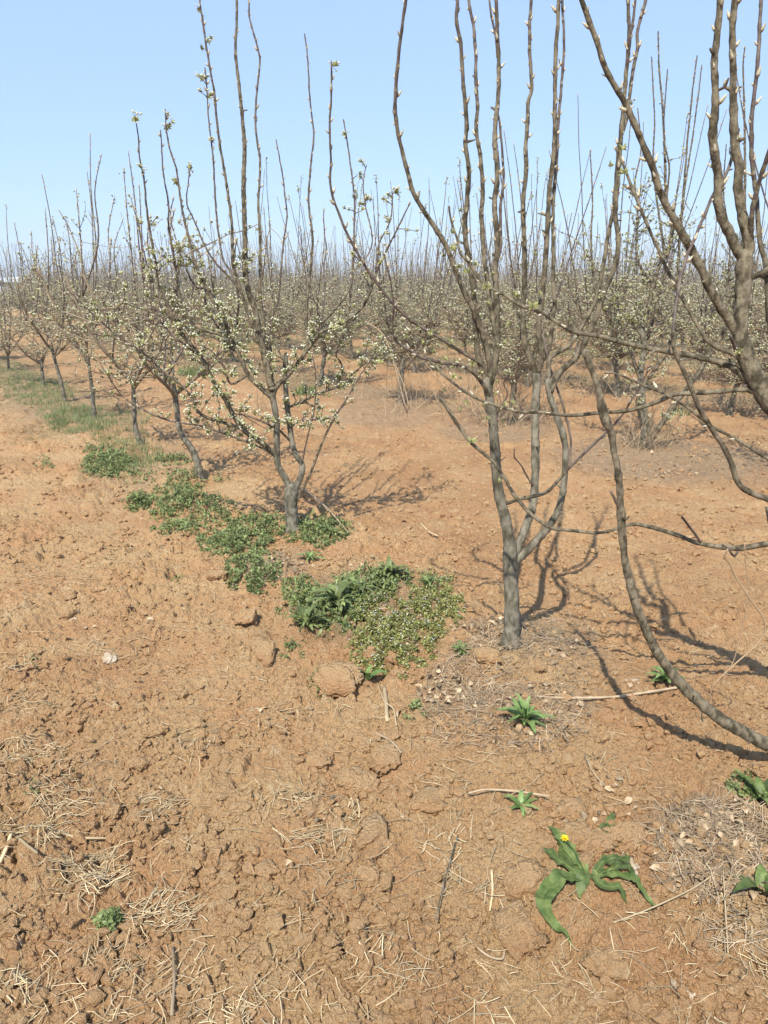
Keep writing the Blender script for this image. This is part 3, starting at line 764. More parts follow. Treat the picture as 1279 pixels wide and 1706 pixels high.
C9 = C.limb([(1595, 1200), (1450, 960), (1350, 900), (1279, 906), (1231, 913), (1168, 906), (1120, 889), (1062, 874), (1033, 879), (999, 888), (950, 884), (917, 879), (883, 855), (854, 821), (825, 773), (786, 739), (757, 700), (733, 664)], 26, 5, .6, tr, smat=.003, ws=[28, 20, 15, 12, 12, 9, 8, 8, 6, 6, 6, 6, 7, 7, 6, 7, 7, 7])
C.limb([(1166, 903), (1153, 883), (1140, 868), (1134, 862)], 5, 5, -.03, C9)
C.limb([(1231, 915), (1222, 928), (1214, 915), (1205, 908)], 5, 4, -.03, C9)
C.limb([(1290, 900), (1282, 870), (1276, 845)], 9, 7, -.04, C9)
C.limb([(1232, 590), (1222, 575), (1217, 560)], 8, 6, -.05, C1)
C.limb([(1085, 500), (1062, 470), (1050, 440), (1044, 395), (1050, 360)], 4, 3, .1, y=2.2, buds=(.2, 1)) if False else None
for li, fr, n in ((C3, (.62, 1), 9), (C4, (.6, 1), 10), (C9, (.78, 1), 3), (C8, (.85, 1), 3), (C2, (.02, .12), 2), (C1, (.75, .85), 2)):
    C.clusters(li, fr, n, .03, 'l')

# ---- tree D : second row, right, several stems from the base
D = Traced((1076, 745), 'multi stemmed pear tree in the second row standing in dead grass at the right')
tr = D.limb([(1078, 752), (1076, 720), (1072, 690), (1069, 660), (1067, 622), (1072, 585), (1070, 548)], 18, 12, name='trunk', ws=[22, 18, 15, 13, 12, 11, 11], sides=12)
d1 = D.limb([(1070, 552), (1080, 510), (1090, 468), (1100, 440), (1113, 420), (1120, 380), (1110, 330), (1108, 280), (1105, 200), (1098, 120), (1096, 52)], 9, 2.5, .1, tr, buds=(.4, 1))
d2 = D.limb([(1078, 745), (1090, 723), (1125, 673), (1158, 628), (1187, 584), (1211, 542), (1225, 500), (1235, 430), (1240, 350), (1241, 250), (1238, 120), (1240, 78)], 12, 2.5, .15, tr, buds=(.5, 1))
d3 = D.limb([(1070, 700), (1062, 670), (1075, 637), (1107, 592), (1120, 550), (1128, 480), (1132, 400), (1140, 300), (1148, 200), (1161, 92)], 8, 2.5, -.1, tr, buds=(.5, 1))
D.limb([(1106, 420), (1098, 360), (1088, 280), (1090, 200), (1088, 150), (1085, 95)], 4.5, 2.2, .1, d1, buds=(0, 1))
D.limb([(1108, 340), (1115, 280), (1105, 230), (1108, 160), (1112, 115)], 4, 2.2, -.1, d1, buds=(0, 1))
D.limb([(1134, 380), (1140, 320), (1152, 240), (1163, 160), (1169, 108)], 4, 2.2, .1, d3, buds=(0, 1))
d4 = D.limb([(1068, 640), (1055, 600), (1040, 560), (1010, 520), (990, 480), (985, 400), (987, 330), (983, 250)], 7, 2, .1, tr, buds=(.5, 1))
d5 = D.limb([(1070, 560), (1040, 520), (1020, 500), (985, 505), (960, 500)], 5, 2, .0, tr)
d6 = D.limb([(1070, 600), (1100, 560), (1140, 545), (1180, 520), (1210, 480), (1215, 400), (1205, 320), (1210, 240)], 6, 2, -.1, tr, buds=(.5, 1))
d7 = D.limb([(1090, 480), (1070, 450), (1060, 420), (1062, 350), (1058, 300), (1068, 250), (1062, 180)], 5, 2, .1, d1, buds=(.3, 1))
for li in (d1, d2, d3, d4, d5, d6, d7):
    D.spurs(li, (.05, .60), 60, .16)

# ------------------------------------------------------------------ generated trees
def small_tuft():
    mb = MB(); rs = random.Random(3)
    lv, lq = leaf_t(2, .3, .3, .4)
    for i in range(4):
        Mx = rotz(np.array([i * 1.6 + rs.random()])) @ roty(np.array([-rs.uniform(.3, 1.1)])) * rs.uniform(.016, .026)
        mb.many(lv, Mx, np.zeros((1, 3)), lq, mi=1)
    for i in range(2):
        d = np.array([rs.uniform(-1, 1), rs.uniform(-1, 1), 1.2]); d /= np.linalg.norm(d)
        mb.add(OC0[0] * .0052 + d * .018, None, OC0[1], 0)
    return mb
STUFT = small_tuft()
ST = (np.concatenate(STUFT.v), np.concatenate(STUFT.q), np.concatenate(STUFT.t), np.concatenate(STUFT.qm), np.concatenate(STUFT.tm))
def gen_tree(seed, trunk=None, tips=None, low=False, height=2.7, dens=1.0):
    """returns meshes (trunk, branches, blossoms) in local coordinates"""
    rs = np.random.RandomState(seed)
    tmb, bmb, fmb = MB(), MB(), MB()
    sd = 6 if not low else 3
    if trunk is None:
        h = rs.uniform(.38, .55); lean = rs.uniform(-.09, .09, 2)
        trunk = [np.array([0, 0, -.05]), np.array([lean[0] * .2, lean[1] * .2, h * .35]), np.array([lean[0] * .6, lean[1] * .6, h * .7]), np.array([lean[0], lean[1], h])]
        tr_ = [.045, .034, .033, .032]
    else:
        tr_ = list(np.linspace(.029, .019, len(trunk)))
    if low: tube(tmb, trunk, tr_, 4, 0)
    else:
        TP = catmull(np.array(trunk), 4); TR = np.interp(np.linspace(0, 1, len(TP)), np.linspace(0, 1, len(tr_)), tr_)
        tube(tmb, TP, TR * (1 + .12 * rs.randn(len(TP))), 8, 0, lump=.15)
    top = np.array(trunk[-1])
    nsc = rs.randint(4, 6) if not low else 3
    spots = []; sd_ = []; shoots = []
    a0 = rs.rand() * 6.28
    def curve(p, d, L, upw, n, wob=.04):
        pts = [p]; d = norm(d)
        for i in range(n):
            d = norm(d + np.array([0, 0, upw]) + rs.randn(3) * wob); pts.append(pts[-1] + d * L / n)
        return np.array(pts)
    for k in range(nsc):
        az = a0 + k * 6.283 / nsc + rs.uniform(-.4, .4); el = rs.uniform(.35, 1.0)
        d = np.array([math.cos(az) * math.cos(el), math.sin(az) * math.cos(el), math.sin(el)])
        L = rs.uniform(.75, 1.15)
        pts = curve(top - np.array([0, 0, rs.uniform(0, .12)]), d, L, .10, 7 if not low else 3, .09)
        rr = np.linspace(.0165, .0075, len(pts))
        tube(bmb, pts, rr, sd, 0)
        for q in range(rs.randint(2, 4) if not low else 3):
            s = rs.uniform(.3, 1); i = s * (len(pts) - 1); i0 = min(int(i), len(pts) - 2)
            p = pts[i0] * (1 - (i - i0)) + pts[i0 + 1] * (i - i0)
            tz = rs.uniform(.72, 1.08) * height
            dd = np.array([rs.uniform(-.22, .22) + .18 * math.cos(az), rs.uniform(-.22, .22) + .18 * math.sin(az), 1])
            shoots.append((p, dd, max(.4, tz - p[2])))
        nl = int((33 if not low else 9) * dens)
        for q in range(nl):
            s = rs.uniform(.05, 1); i = s * (len(pts) - 1); i0 = min(int(i), len(pts) - 2)
            p = pts[i0] * (1 - (i - i0)) + pts[i0 + 1] * (i - i0)
            a2 = rs.rand() * 6.28
            dd = np.array([math.cos(a2), math.sin(a2), rs.uniform(-.40, 1.0)])
            lp = curve(p, dd, rs.uniform(.2, .75), .08, 5 if not low else 2, .16)
            tube(bmb, lp, np.linspace(.0062, .0028, len(lp)), 4 if not low else 3, 0, cap=False)
            for w in range(9 if not low else 6):
                s2 = rs.uniform(.15, 1); i = s2 * (len(lp) - 1); i0 = min(int(i), len(lp) - 2)
                pp = lp[i0] * (1 - (i - i0)) + lp[i0 + 1] * (i - i0)
                if not low and rs.rand() < .45:
                    sp = curve(pp, rs.randn(3) + np.array([0, 0, .8]), rs.uniform(.06, .18), 0, 2, .2)
                    tube(bmb, sp, np.linspace(.003, .002, 3), 3, 0, cap=False); pp = sp[-1]
                spots.append(pp + rs.randn(3) * .006)
    if tips is not None:
        base_shoots = shoots; shoots = []
        for tp in tips:
            tp = np.array(tp)
            best = min(base_shoots, key=lambda s: np.linalg.norm(s[0][:2] + .25 * s[1][:2] - tp[:2]) + .1 * rs.rand())
            p = best[0]
            lead = p + (tp - p) * .4 + np.array([(tp[0] - p[0]) * .25, (tp[1] - p[1]) * .25, 0])
            shoots.append(('path', catmull(np.array([p, lead, p + (tp - p) * .75 + rs.randn(3) * .02, tp]), 6)))
        shoots += base_shoots[:max(0, 6 - len(tips))] if len(tips) < 6 else []
    for sh in shoots:
        if isinstance(sh[0], str): pts = sh[1]
        else: pts = curve(sh[0], sh[1], sh[2], .05, 10 if not low else 3, .035)
        r0 = rs.uniform(.008, .0115) * (1.25 if low else 1)
        tube(bmb, pts, np.linspace(r0, .0032, len(pts)), 5 if not low else 3, 2 if not low else 0, cap=not low)
        if not low:
            n = int(len(pts) * 2.6)
            Ds = []; Ts = []
            for q in range(n):
                i = rs.uniform(1, len(pts) - 1.01); i0 = int(i)
                p = pts[i0] * (1 - (i - i0)) + pts[i0 + 1] * (i - i0)
                a2 = rs.rand() * 6.28
                d = np.array([math.cos(a2) * .6, math.sin(a2) * .6, .9]); Ds.append(d); Ts.append(p + d * .003)
            Ds.append(pts[-1] - pts[-2]); Ts.append(pts[-1])
            bmb.many(BUD_V, frame_to(np.array(Ds)) * 1.1, np.array(Ts), BUD_Q, qm=np.full(len(BUD_Q), 1))
            if rs.rand() < .4:
                for q in range(5): spots.append(pts[-1] + rs.randn(3) * .012 - np.array([0, 0, .02 * q]))
            # side twigs on the lower two thirds of the shoot
            for q in range(5):
                i = rs.randint(1, max(2, int(len(pts) * .6)))
                sp = curve(pts[i], rs.randn(3) + np.array([0, 0, .7]), rs.uniform(.08, .35), .08, 3, .15)
                tube(bmb, sp, np.linspace(.004, .002, 4), 3, 0, cap=False)
                for w in range(1, 4): spots.append(sp[w] + rs.randn(3) * .008)
        elif rs.rand() < .5: spots.append(pts[-1])
    sp = np.array(spots)
    if low:
        lv, lq = leaf_t(1, .35, .3, .3)
        k = len(sp)
        fmb.many(lv, rotz(rs.rand(k) * 6.28) @ roty(-rs.rand(k)) * .075, sp, lq, mi=1)
    else:
        k = len(sp)
        Mx = rotz(rs.rand(k) * 6.28) @ rotx(rs.randn(k) * .5) * (rs.uniform(.8, 1.6, k))[:, None, None]
        fmb.many(ST[0], Mx, sp, ST[1], ST[2], qm=ST[3], tm=ST[4])
    return tmb, bmb, fmb
def make_gen(seed, **k):
    t, b, f = gen_tree(seed, **k)
    return (t.mesh('trunk', [M_BARK]), b.mesh('branches', [M_TWIG, M_BUDS, M_SHOOT]), f.mesh('blossoms', [M_PETAL, M_BLEAF]))
def place_tree(meshes, loc, rz, sc, label, group):
    r = empty('pear_tree', loc, label, 'tree', group)
    r.rotation_euler = (0, 0, rz); r.scale = (sc, sc, sc)
    for nm, me in zip(('trunk', 'branches', 'blossoms'), meshes):
        if len(me.vertices):
            o = link(nm, me, r)
            if nm != 'trunk': o['kind'] = 'stuff'
    return r

# first row, beyond tree A : guided by their trunks and shoot tips
ROWTREES = [
    ((338, 800), [(338, 800), (323, 756), (300, 719), (295, 685), (289, 640)], [(300, 470), (345, 420), (395, 400), (330, 440), (315, 395), (268, 425), (290, 350)], 'slender leaning pear tree next beyond the blossoming one, thin crooked trunk'),
    ((235, 738), [(235, 738), (225, 711), (223, 678), (221, 625)], [(214, 255), (232, 310), (206, 282), (250, 360), (185, 400), (218, 330), (260, 440)], 'pear tree with white bark patch on its dark trunk, third along the first row'),
    ((157, 700), [(157, 702), (154, 660), (150, 625), (144, 588)], [(150, 224), (145, 287), (168, 260), (127, 318), (205, 365), (190, 330), (100, 400)], 'pear tree with smooth straight grey trunk, fourth along the first row'),
    ((105, 668), [(109, 668), (102, 640), (94, 610), (86, 580)], [(70, 292), (75, 350), (88, 365), (109, 363), (127, 420), (62, 410)], 'pear tree with bent dark trunk, fifth along the first row'),
    ((72, 640), [(72, 640), (70, 620), (68, 595)], [(52, 388), (85, 395), (60, 415), (33, 405)], 'thin staked looking young pear tree between the bent trunk and the left edge'),
    ((14, 618), [(14, 618), (13, 600), (12, 585)], [(10, 342), (24, 372), (35, 405), (17, 425)], 'pear tree at the left edge of the picture, sixth along the first row'),
]
for i, (bp, tk, tips, lab) in enumerate(ROWTREES):
    b = ground_px(*bp); y0 = b[1]
    rs = random.Random(i)
    def at(u, v, dy=0):
        d = ray(u, v); t = (y0 + dy) / d[1]; return CAM + d * t - b
    trunk = [at(*p) for p in tk]; trunk[0] = trunk[0] + np.array([0, 0, -.05])
    tp = [at(*p, rs.uniform(-.4, .4)) for p in tips]
    place_tree(make_gen(100 + i, trunk=trunk, tips=tp, dens=.32), b, 0, 1, lab, None)

VAR = [make_gen(200 + i, height=2.6 + .12 * (i % 4)) for i in range(12)]
rs = random.Random(5)
# named trees of the second row
NAMED = [((850, 708), 'pear tree with pale dry weeds at its foot, seen between the near tree stems'),
         ((667, 672), 'pear tree of the second row with dry sticks leaning at its foot, centre of picture'),
         ((535, 640), 'pear tree of the second row seen just right of the blossoming tree'),
         ((365, 585), 'small far pear tree seen through the blossoming tree'),
         ((1215, 690), 'pear tree partly hidden behind the thick limbs at the right edge')]
placed = [B.base[:2], A.base[:2], D.base[:2], C.base[:2]]
for (bp, *_r) in ROWTREES: placed.append(ground_px(*bp)[:2])
for i, (bp, lab) in enumerate(NAMED[:3] + NAMED[4:]):
    b = ground_px(*bp); placed.append(b[:2])
    place_tree(VAR[i + 3], b, rs.uniform(0, 6.28), rs.uniform(.92, 1.02), lab, None)
# grid of the remaining orchard
cand = []
b0 = D.base[:2]
for ri in range(0, 42):
    for k in range(-80, 125):
        if ri == 0: o = A.base[:2] + ROWD * 1.93 * k
        else: o = b0 + ROWN * (0 if ri == 1 else 2.6 * (ri - 1)) + ROWD * ((1.9 if ri < 2 else 1.35 if ri < 6 else 1.65) * k + (0.6 * ri if ri > 1 else 0) % 1.65)
        x = o[0] + rs.uniform(-.2, .2); y = o[1] + rs.uniform(-.2, .2)
        d = math.hypot(x, y)
        if d < 2.2 or d > 150 or y < 1.5: continue
        if abs(math.atan2(x, y)) > R(33) + 1.5 / d: continue
        if any(math.hypot(x - p[0], y - p[1]) < 1.15 for p in placed): continue
        if ri == 0 and k < 6: continue
        if x / y < -0.46 and d > 42: continue
        cand.append((d, x, y, ri))
cand.sort()
NIND = 285
for n, (d, x, y, ri) in enumerate(cand[:NIND]):
    z = H1(x, y) - .01
    if d < 14: lab, grp = 'bare pear tree of the nearer middle rows behind the front trees, reddish soil around it', 'pear trees of the nearer middle rows'
    elif d < 26: lab, grp = 'bare pear tree standing in the crowded middle distance of the orchard', 'pear trees of the middle distance'
    else: lab, grp = 'small far pear tree near the skyline of the orchard', 'pear trees near the skyline'
    place_tree(VAR[(n * 7 + int(x * 3)) % 12], (x, y, z), rs.uniform(0, 6.28), rs.uniform(.84, 1.08) * (1.12 if d < 15 else 1), lab, grp)
print('candidates', len(cand), 'individual to', cand[min(NIND, len(cand)) - 1][0])
# far orchard beyond the individual trees: one mass
fm = MB(); lows = [gen_tree(400 + i, low=True, height=2.6) for i in range(6)]
def cat(m): return (np.concatenate(m.v), np.concatenate(m.q) if m.q else None, np.concatenate(m.t) if m.t else None, np.concatenate(m.qm) if m.qm else None, np.concatenate(m.tm) if m.tm else None)
lows = [tuple(cat(m) for m in l) for l in lows]
rest = cand[NIND:]
for v in range(6):
    sel = rest[v::6]
    if not sel: continue
    T = np.array([(x, y, 0) for d, x, y, r in sel])
    Mx = rotz(np.array([rs.uniform(0, 6.28) for _ in sel])) * np.array([rs.uniform(.85, 1.1) for _ in sel])[:, None, None]
    for j, part in enumerate(lows[v]):
        V, Q, Tt, qm, tm = part
        mi = (0, 0, 1)[j]
        fm.many(V, Mx, T, Q, Tt, mi=mi)
fo = link('far_orchard', fm.mesh('far_orchard', [M_TWIG, M_BLEAF]))
tag(fo, 'far mass of bare pear trees with upright shoots along the skyline', 'orchard', kind='stuff')

# ------------------------------------------------------------------ horizon: pale hill and long low shed at far left
def hill():
    mb = MB(); n = 60
    xs = np.linspace(-1500, 900, n); V = []
    for i, x in enumerate(xs):
        h = 5 + 8 * math.exp(-((x + 650) / 260) ** 2) + 3 * math.sin(x / 90.0) * math.exp(-((x + 500) / 500) ** 2)
        V += [(x, 1050, -2), (x, 1200 + 20 * math.sin(x / 70), h), (x, 1500, -2)]
    Q = []
    for i in range(n - 1):
        a = i * 3; Q += [(a, a + 3, a + 4, a + 1), (a + 1, a + 4, a + 5, a + 2)]
    mb.add(np.array(V), np.array(Q)); m = mat('hazy_hill', (0.16, 0.19, 0.16), .9, .1, (0.22, 0.24, 0.2), .01, 5)
    o = link('hills', mb.mesh('hills', [m])); tag(o, 'low hazy hill line on the far left horizon', 'hills', kind='structure')
hill()

# ------------------------------------------------------------------ litter, straw and weeds
RS = np.random.RandomState(42)
def px_to_ground(U, V):
    a = (U - 639.5) / FPX; b = (853.0 - V) / FPX
    dy = CP + SP * b; dz = -SP + CP * b
    t = -CAMZ / dz
    x = a * t; y = dy * t
    for _ in range(2):
        z = H(x, y); t = (z - CAMZ) / dz; x = a * t; y = dy * t
    return np.stack([x, y, H(x, y)], -1)
def strip_t(n=4, w=.5):
    V = []; Q = []
    for i in range(n + 1):
        s = i / n
        V += [(s - .5, -w, 0), (s - .5, w, 0)]
    for i in range(n): Q.append((2 * i, 2 * i + 2, 2 * i + 3, 2 * i + 1))
    return np.array(V), np.array(Q)
def straws(mb, G, length, width, tilt=.12, mi=0, az=None, azs=9, bend=.1):
    """lie thin three-sided stalks on the ground at points G"""
    k = len(G)
    if not k: return
    L = length[0] + (length[1] - length[0]) * RS.rand(k) ** 1.6
    Wd = RS.uniform(width[0], width[1], k)
    a = RS.rand(k) * 2 * np.pi if az is None else az + RS.randn(k) * azs
    el = RS.randn(k) * tilt
    D = np.stack([np.cos(a) * np.cos(el), np.sin(a) * np.cos(el), np.sin(el)], -1)
    side = np.stack([-np.sin(a), np.cos(a), np.zeros(k)], -1)
    up = np.array([0, 0, 1.0])
    ns = 4; sides = 3
    bd = RS.randn(k) * bend
    # keep both ends on the soil: use ground height at each station
    V = np.zeros((k, ns + 1, sides, 3))
    zs = []
    for i in range(ns + 1):
        s = i / ns - .5
        c = G + D * (L * s)[:, None] + side * (bd * L * (s * s * 4 - 1) * .5)[:, None]
        zs.append(H(c[:, 0], c[:, 1]))
        V[:, i, :, :] = c[:, None, :]
    zs = np.array(zs)                         # stations x k
    zl = np.maximum(zs.max(0) * .6 + zs.mean(0) * .4, 0 * zs.mean(0) - 1)
    for i in range(ns + 1):
        s = i / ns - .5
        z = zl * .7 + zs[i] * .3 + np.sin(el) * L * s + .009
        taper = 1 - .35 * (i / ns)
        for j in range(sides):
            an = 2 * np.pi * j / sides + .5
            V[:, i, j, 2] = z + np.sin(an) * Wd * .5 * taper
            V[:, i, j, :2] += (side[:, :2] * (np.cos(an) * Wd * .5 * taper)[:, None])
    Q = []
    for i in range(ns):
        for j in range(sides):
            Q.append((i * sides + j, i * sides + (j + 1) % sides, (i + 1) * sides + (j + 1) % sides, (i + 1) * sides + j))
    Q = np.array(Q)
    nv = (ns + 1) * sides
    off = (np.arange(k) * nv)[:, None, None]
    mb.add(V.reshape(-1, 3), (Q[None] + off).reshape(-1, 4), None, mi, rnd=np.repeat(RS.rand(k), nv))
def ellpx(u, v, ru, rv, n, pw=.5):
    a = RS.rand(n) * 6.283; r = RS.rand(n) ** pw
    return px_to_ground(u + ru * r * np.cos(a), v + rv * r * np.sin(a))

mb = MB()
# general thin scatter over near and left ground
U = RS.rand(4200) * 1340 - 30; Vv = 760 + 1000 * RS.rand(4200) ** .75
G = px_to_ground(U, Vv)
dn = perlin(G[:, 0] / .35, G[:, 1] / .35, 91)
keep = (rown(G[:, 0], G[:, 1]) < ROW1 + .1) & (RS.rand(len(G)) < .30 + 1.2 * np.clip(dn, 0, 1)) 
straws(mb, G[keep], (.02, .10), (.0016, .0036), .10)
U = RS.rand(700) * 1340 - 30; Vv = 690 + 450 * RS.rand(700)
G = px_to_ground(U, Vv); keep = rown(G[:, 0], G[:, 1]) > ROW1
straws(mb, G[keep], (.02, .09), (.002, .004), .10)
# knots of straw
for (u, v, ru, rv, n, az) in ((150, 1455, 70, 28, 80, .3), (260, 1345, 45, 22, 40, .8), (60, 1260, 60, 26, 60, .2), (50, 1385, 70, 22, 60, .4), (100, 1330, 60, 30, 40, .1), (545, 1400, 55, 18, 30, .2),
        (580, 1370, 30, 28, 20, 1.2), (500, 1330, 25, 12, 14, -.5), (270, 1520, 60, 26, 55, .6), (180, 1600, 60, 35, 40, .9), (380, 1690, 60, 25, 30, .5), (60, 1650, 60, 30, 30, 2), (330, 1230, 50, 14, 20, .5),
        (50, 1180, 50, 20, 24, .2), (25, 1105, 40, 20, 24, .3), (100, 960, 60, 30, 40, 1.5), (200, 1080, 60, 18, 25, .4), (740, 1440, 40, 50, 20, 1.4), (450, 1200, 60, 25, 16, .3), (980, 1620, 70, 40, 16, 2.4), (820, 1480, 20, 20, 8, 1.2), (640, 1620, 80, 40, 22, .8)):
    straws(mb, ellpx(u, v, ru, rv, int(n * 1.5)), (.02, .095), (.0018, .0045), .16, az=az, azs=.8)
so = link('straw_litter', mb.mesh('straw_litter', [M_STRAW]))
tag(so, 'pale dry straw bits scattered over the tilled soil', 'straw', kind='stuff')

# dead grass mats
mb = MB()
DG = [(880, 1060, 110, 34, 420), (790, 1120, 60, 50, 260), (870, 1200, 110, 60, 420), (760, 1200, 50, 50, 120), (1190, 1420, 110, 85, 800), (1110, 765, 190, 32, 520), (640, 688, 95, 16, 160),
      (460, 950, 60, 22, 160), (820, 715, 110, 22, 200), (600, 1015, 120, 60, 120), (250, 760, 80, 40, 140), (1010, 735, 60, 20, 120), (960, 1110, 60, 30, 80), (1230, 1560, 60, 40, 80), (180, 700, 60, 20, 80), (1250, 780, 60, 30, 120)]
for (u, v, ru, rv, n) in DG:
    straws(mb, ellpx(u, v, ru, rv, n), (.03, .14), (.0014, .0036), .28, bend=.25)
# wisps of pale dry weed standing at the feet of the second row trees
def wisps(mb, u, v, n, hh, sp, wd=.0018, lean=.5):
    b = ground_px(u, v)
    for i in range(n):
        p = b + np.array([RS.randn() * sp, RS.randn() * sp * .6, 0])
        d = norm(np.array([RS.randn() * lean, RS.randn() * lean, 1.0])); L = hh * RS.uniform(.5, 1.1)
        bend = RS.randn(3) * .2
        pts = np.array([p + d * L * t + bend * L * t * t for t in (0, .3, .6, 1)])
        tube(mb, pts, np.array([1, .9, .7, .4]) * wd, 3, 0, cap=False)
wisps(mb, 1080, 748, 110, .5, .12, .0026); wisps(mb, 865, 705, 110, .95, .3, .0034, .45); wisps(mb, 800, 650, 50, .7, .4, .003); wisps(mb, 740, 700, 24, .25, .25, .003, 1.2); wisps(mb, 665, 690, 16, .7, .18, .0025, .8); wisps(mb, 1190, 730, 20, .3, .3)
rsw = random.Random(9)
for _ in range(230):
    u = rsw.uniform(420, 1290); v = rsw.uniform(545, 690)
    g = px_to_ground(np.array([float(u)]), np.array([float(v)]))[0]
    q = (rown(g[0], g[1]) - rown(*D.base[:2]) + 26) % 2.6; q = min(q, 2.6 - q)
    if q < .75: wisps(mb, u, v, 7, rsw.uniform(.2, .6), .12, .0034, .5)
wisps(mb, 848, 1080, 26, .10, .05, .0016, .9); wisps(mb, 930, 640, 30, .6, .3); wisps(mb, 430, 880, 10, .1, .1)
do = link('dead_grass', mb.mesh('dead_grass', [M_DEAD]))
tag(do, 'matted grey brown dead grass under the pear trees', 'dead grass', kind='stuff')

# dead leaves
mb = MB()
lv, lq = leaf_t(4, .32, .3, .5, wav=.06)
for (u, v, ru, rv, n) in ((820, 1060, 60, 30, 50), (740, 1150, 45, 25, 50), (890, 1190, 100, 60, 70), (1200, 1430, 110, 90, 140), (1000, 1340, 60, 60, 20), (460, 950, 60, 22, 60), (620, 940, 40, 12, 14), (1110, 765, 170, 28, 60), (950, 1090, 60, 30, 24), (700, 1050, 60, 40, 20), (200, 1000, 200, 100, 14), (500, 1300, 300, 150, 14)):
    G = ellpx(u, v, ru, rv, int(n * 1.5)); k = len(G); G[:, 2] += .004
    Mx = rotz(RS.rand(k) * 6.28) @ rotx(RS.randn(k) * .5) @ roty(RS.randn(k) * .3) * RS.uniform(.014, .036, k)[:, None, None]
    mb.many(lv, Mx, G, lq)
lo = link('dead_leaves', mb.mesh('dead_leaves', [M_DLEAF]))
tag(lo, 'curled grey brown dead leaves lying among the dead grass', 'dead leaves', kind='stuff')

# soil crumbs and small stones
mb = MB()
for tq in range(5):
    rs_ = np.random.RandomState(tq)
    cv = OC1[0] * (1 + .22 * rs_.randn(len(OC1[0]), 1)) * np.array([1, .8, .65])
    for (n, v0, v1, s0, s1, ex) in ((5600, 820, 1760, .0025, .0075, 1.8), (1700, 860, 1760, .005, .017, 2.1), (1700, 640, 950, .005, .018, 2)):
        U = RS.rand(n) * 1340 - 30; Vv = v0 + (v1 - v0) * RS.rand(n)
        G = px_to_ground(U, Vv); k = len(G)
        cl_ = perlin(G[:, 0] / .22, G[:, 1] / .22, 55)
        ok = RS.rand(k) < .45 + 1.3 * cl_; G = G[ok]; k = len(G)
        sz = s0 + s1 * RS.rand(k) ** ex
        Mx = rotz(RS.rand(k) * 6.28) @ rotx(RS.rand(k) * 6.28) * sz[:, None, None]
        G[:, 2] += sz * .36
        mb.many(cv, Mx, G, None, OC1[1])
co = link('soil_crumbs', mb.mesh('soil_crumbs', [M_SOIL], smooth=False))
tag(co, 'small loose crumbs of the tan soil', 'soil', kind='stuff')

# weeds: matted ground cover
def cover(name, label, ells, mat_, leafL, wid, hh, extra=None, cat='weeds', tooth=0):
    mb = MB(); lv, lq = leaf_t(3, wid, .25, .3, tooth=tooth)
    for (u, v, ru, rv, n) in ells:
        n = int(n * 1.35); a = RS.rand(n) * 6.283; r = RS.rand(n) ** .55
        G = px_to_ground(u + ru * r * np.cos(a), v + rv * r * np.sin(a))
        ncl = perlin(G[:, 0] / .07, G[:, 1] / .07, 101) - .5 * r
        ok = ncl > -.42
        G = G[ok]; rk = r[ok]; k = len(G)
        G[:, 2] += RS.rand(k) * hh * (1.15 - rk ** 2) * (.6 + .8 * np.clip(perlin(G[:, 0] / .05, G[:, 1] / .05, 102) + .4, 0, 1))
        Mx = rotz(RS.rand(k) * 6.28) @ roty(-RS.uniform(-.3, 1.0, k)) @ rotx(RS.randn(k) * .4) * RS.uniform(leafL[0], leafL[1], k)[:, None, None]
        mb.many(lv, Mx, G, lq, mi=0)
        if extra:
            f = RS.rand(k) < extra
            g = G[f] + np.array([0, 0, hh * .55]); kk = len(g)
            mb.many(OC0[0] * np.array([1, 1, .5]), np.tile(np.eye(3) * .0038, (kk, 1, 1)), g, None, OC0[1], mi=1)
    o = link(name, mb.mesh(name, [mat_, M_WFLOW]))
    return tag(o, label, cat, kind='stuff')
cover('chickweed_mat', 'large yellowish green chickweed mat dotted with tiny white flowers, left of the near trunk', [(655, 1065, 85, 68, 8500), (715, 1015, 62, 45, 5000), (600, 1015, 85, 52, 3500), (500, 1000, 40, 40, 1200), (690, 965, 70, 12, 700)], M_WEEDY, (.006, .015), .36, .04, extra=.022)
cover('leafy_weed_mat', 'green leafy weed mat beside the yellowish chickweed', [(545, 1020, 72, 45, 1500), (640, 968, 55, 22, 700), (600, 990, 60, 34, 900), (495, 990, 30, 30, 300)], M_WEED, (.016, .042), .2, .05, tooth=.35)
cover('weed_mat', 'green weed patch at the foot of the blossoming pear tree', [(530, 888, 62, 26, 3600), (440, 878, 70, 16, 2600), (390, 905, 70, 22, 3000), (420, 955, 50, 38, 2600), (300, 882, 50, 12, 1000), (350, 870, 60, 12, 900)], M_WEED, (.009, .024), .28, .05)
cover('weed_mat', 'scattered green weeds left of the leaning slender pear tree', [(300, 830, 52, 26, 2200), (232, 840, 30, 13, 900), (275, 858, 26, 9, 500), (285, 768, 36, 10, 700), (345, 845, 50, 18, 1000), (365, 800, 20, 6, 120), (230, 790, 40, 20, 500), (310, 800, 40, 20, 700)], M_WEED, (.010, .028), .25, .05)
cover('weed_mat', 'dense dark green weed clump on the bare soil at the left', [(180, 776, 46, 24, 3200), (150, 752, 14, 6, 200), (75, 777, 16, 6, 160)], M_WEED, (.012, .034), .2, .07)
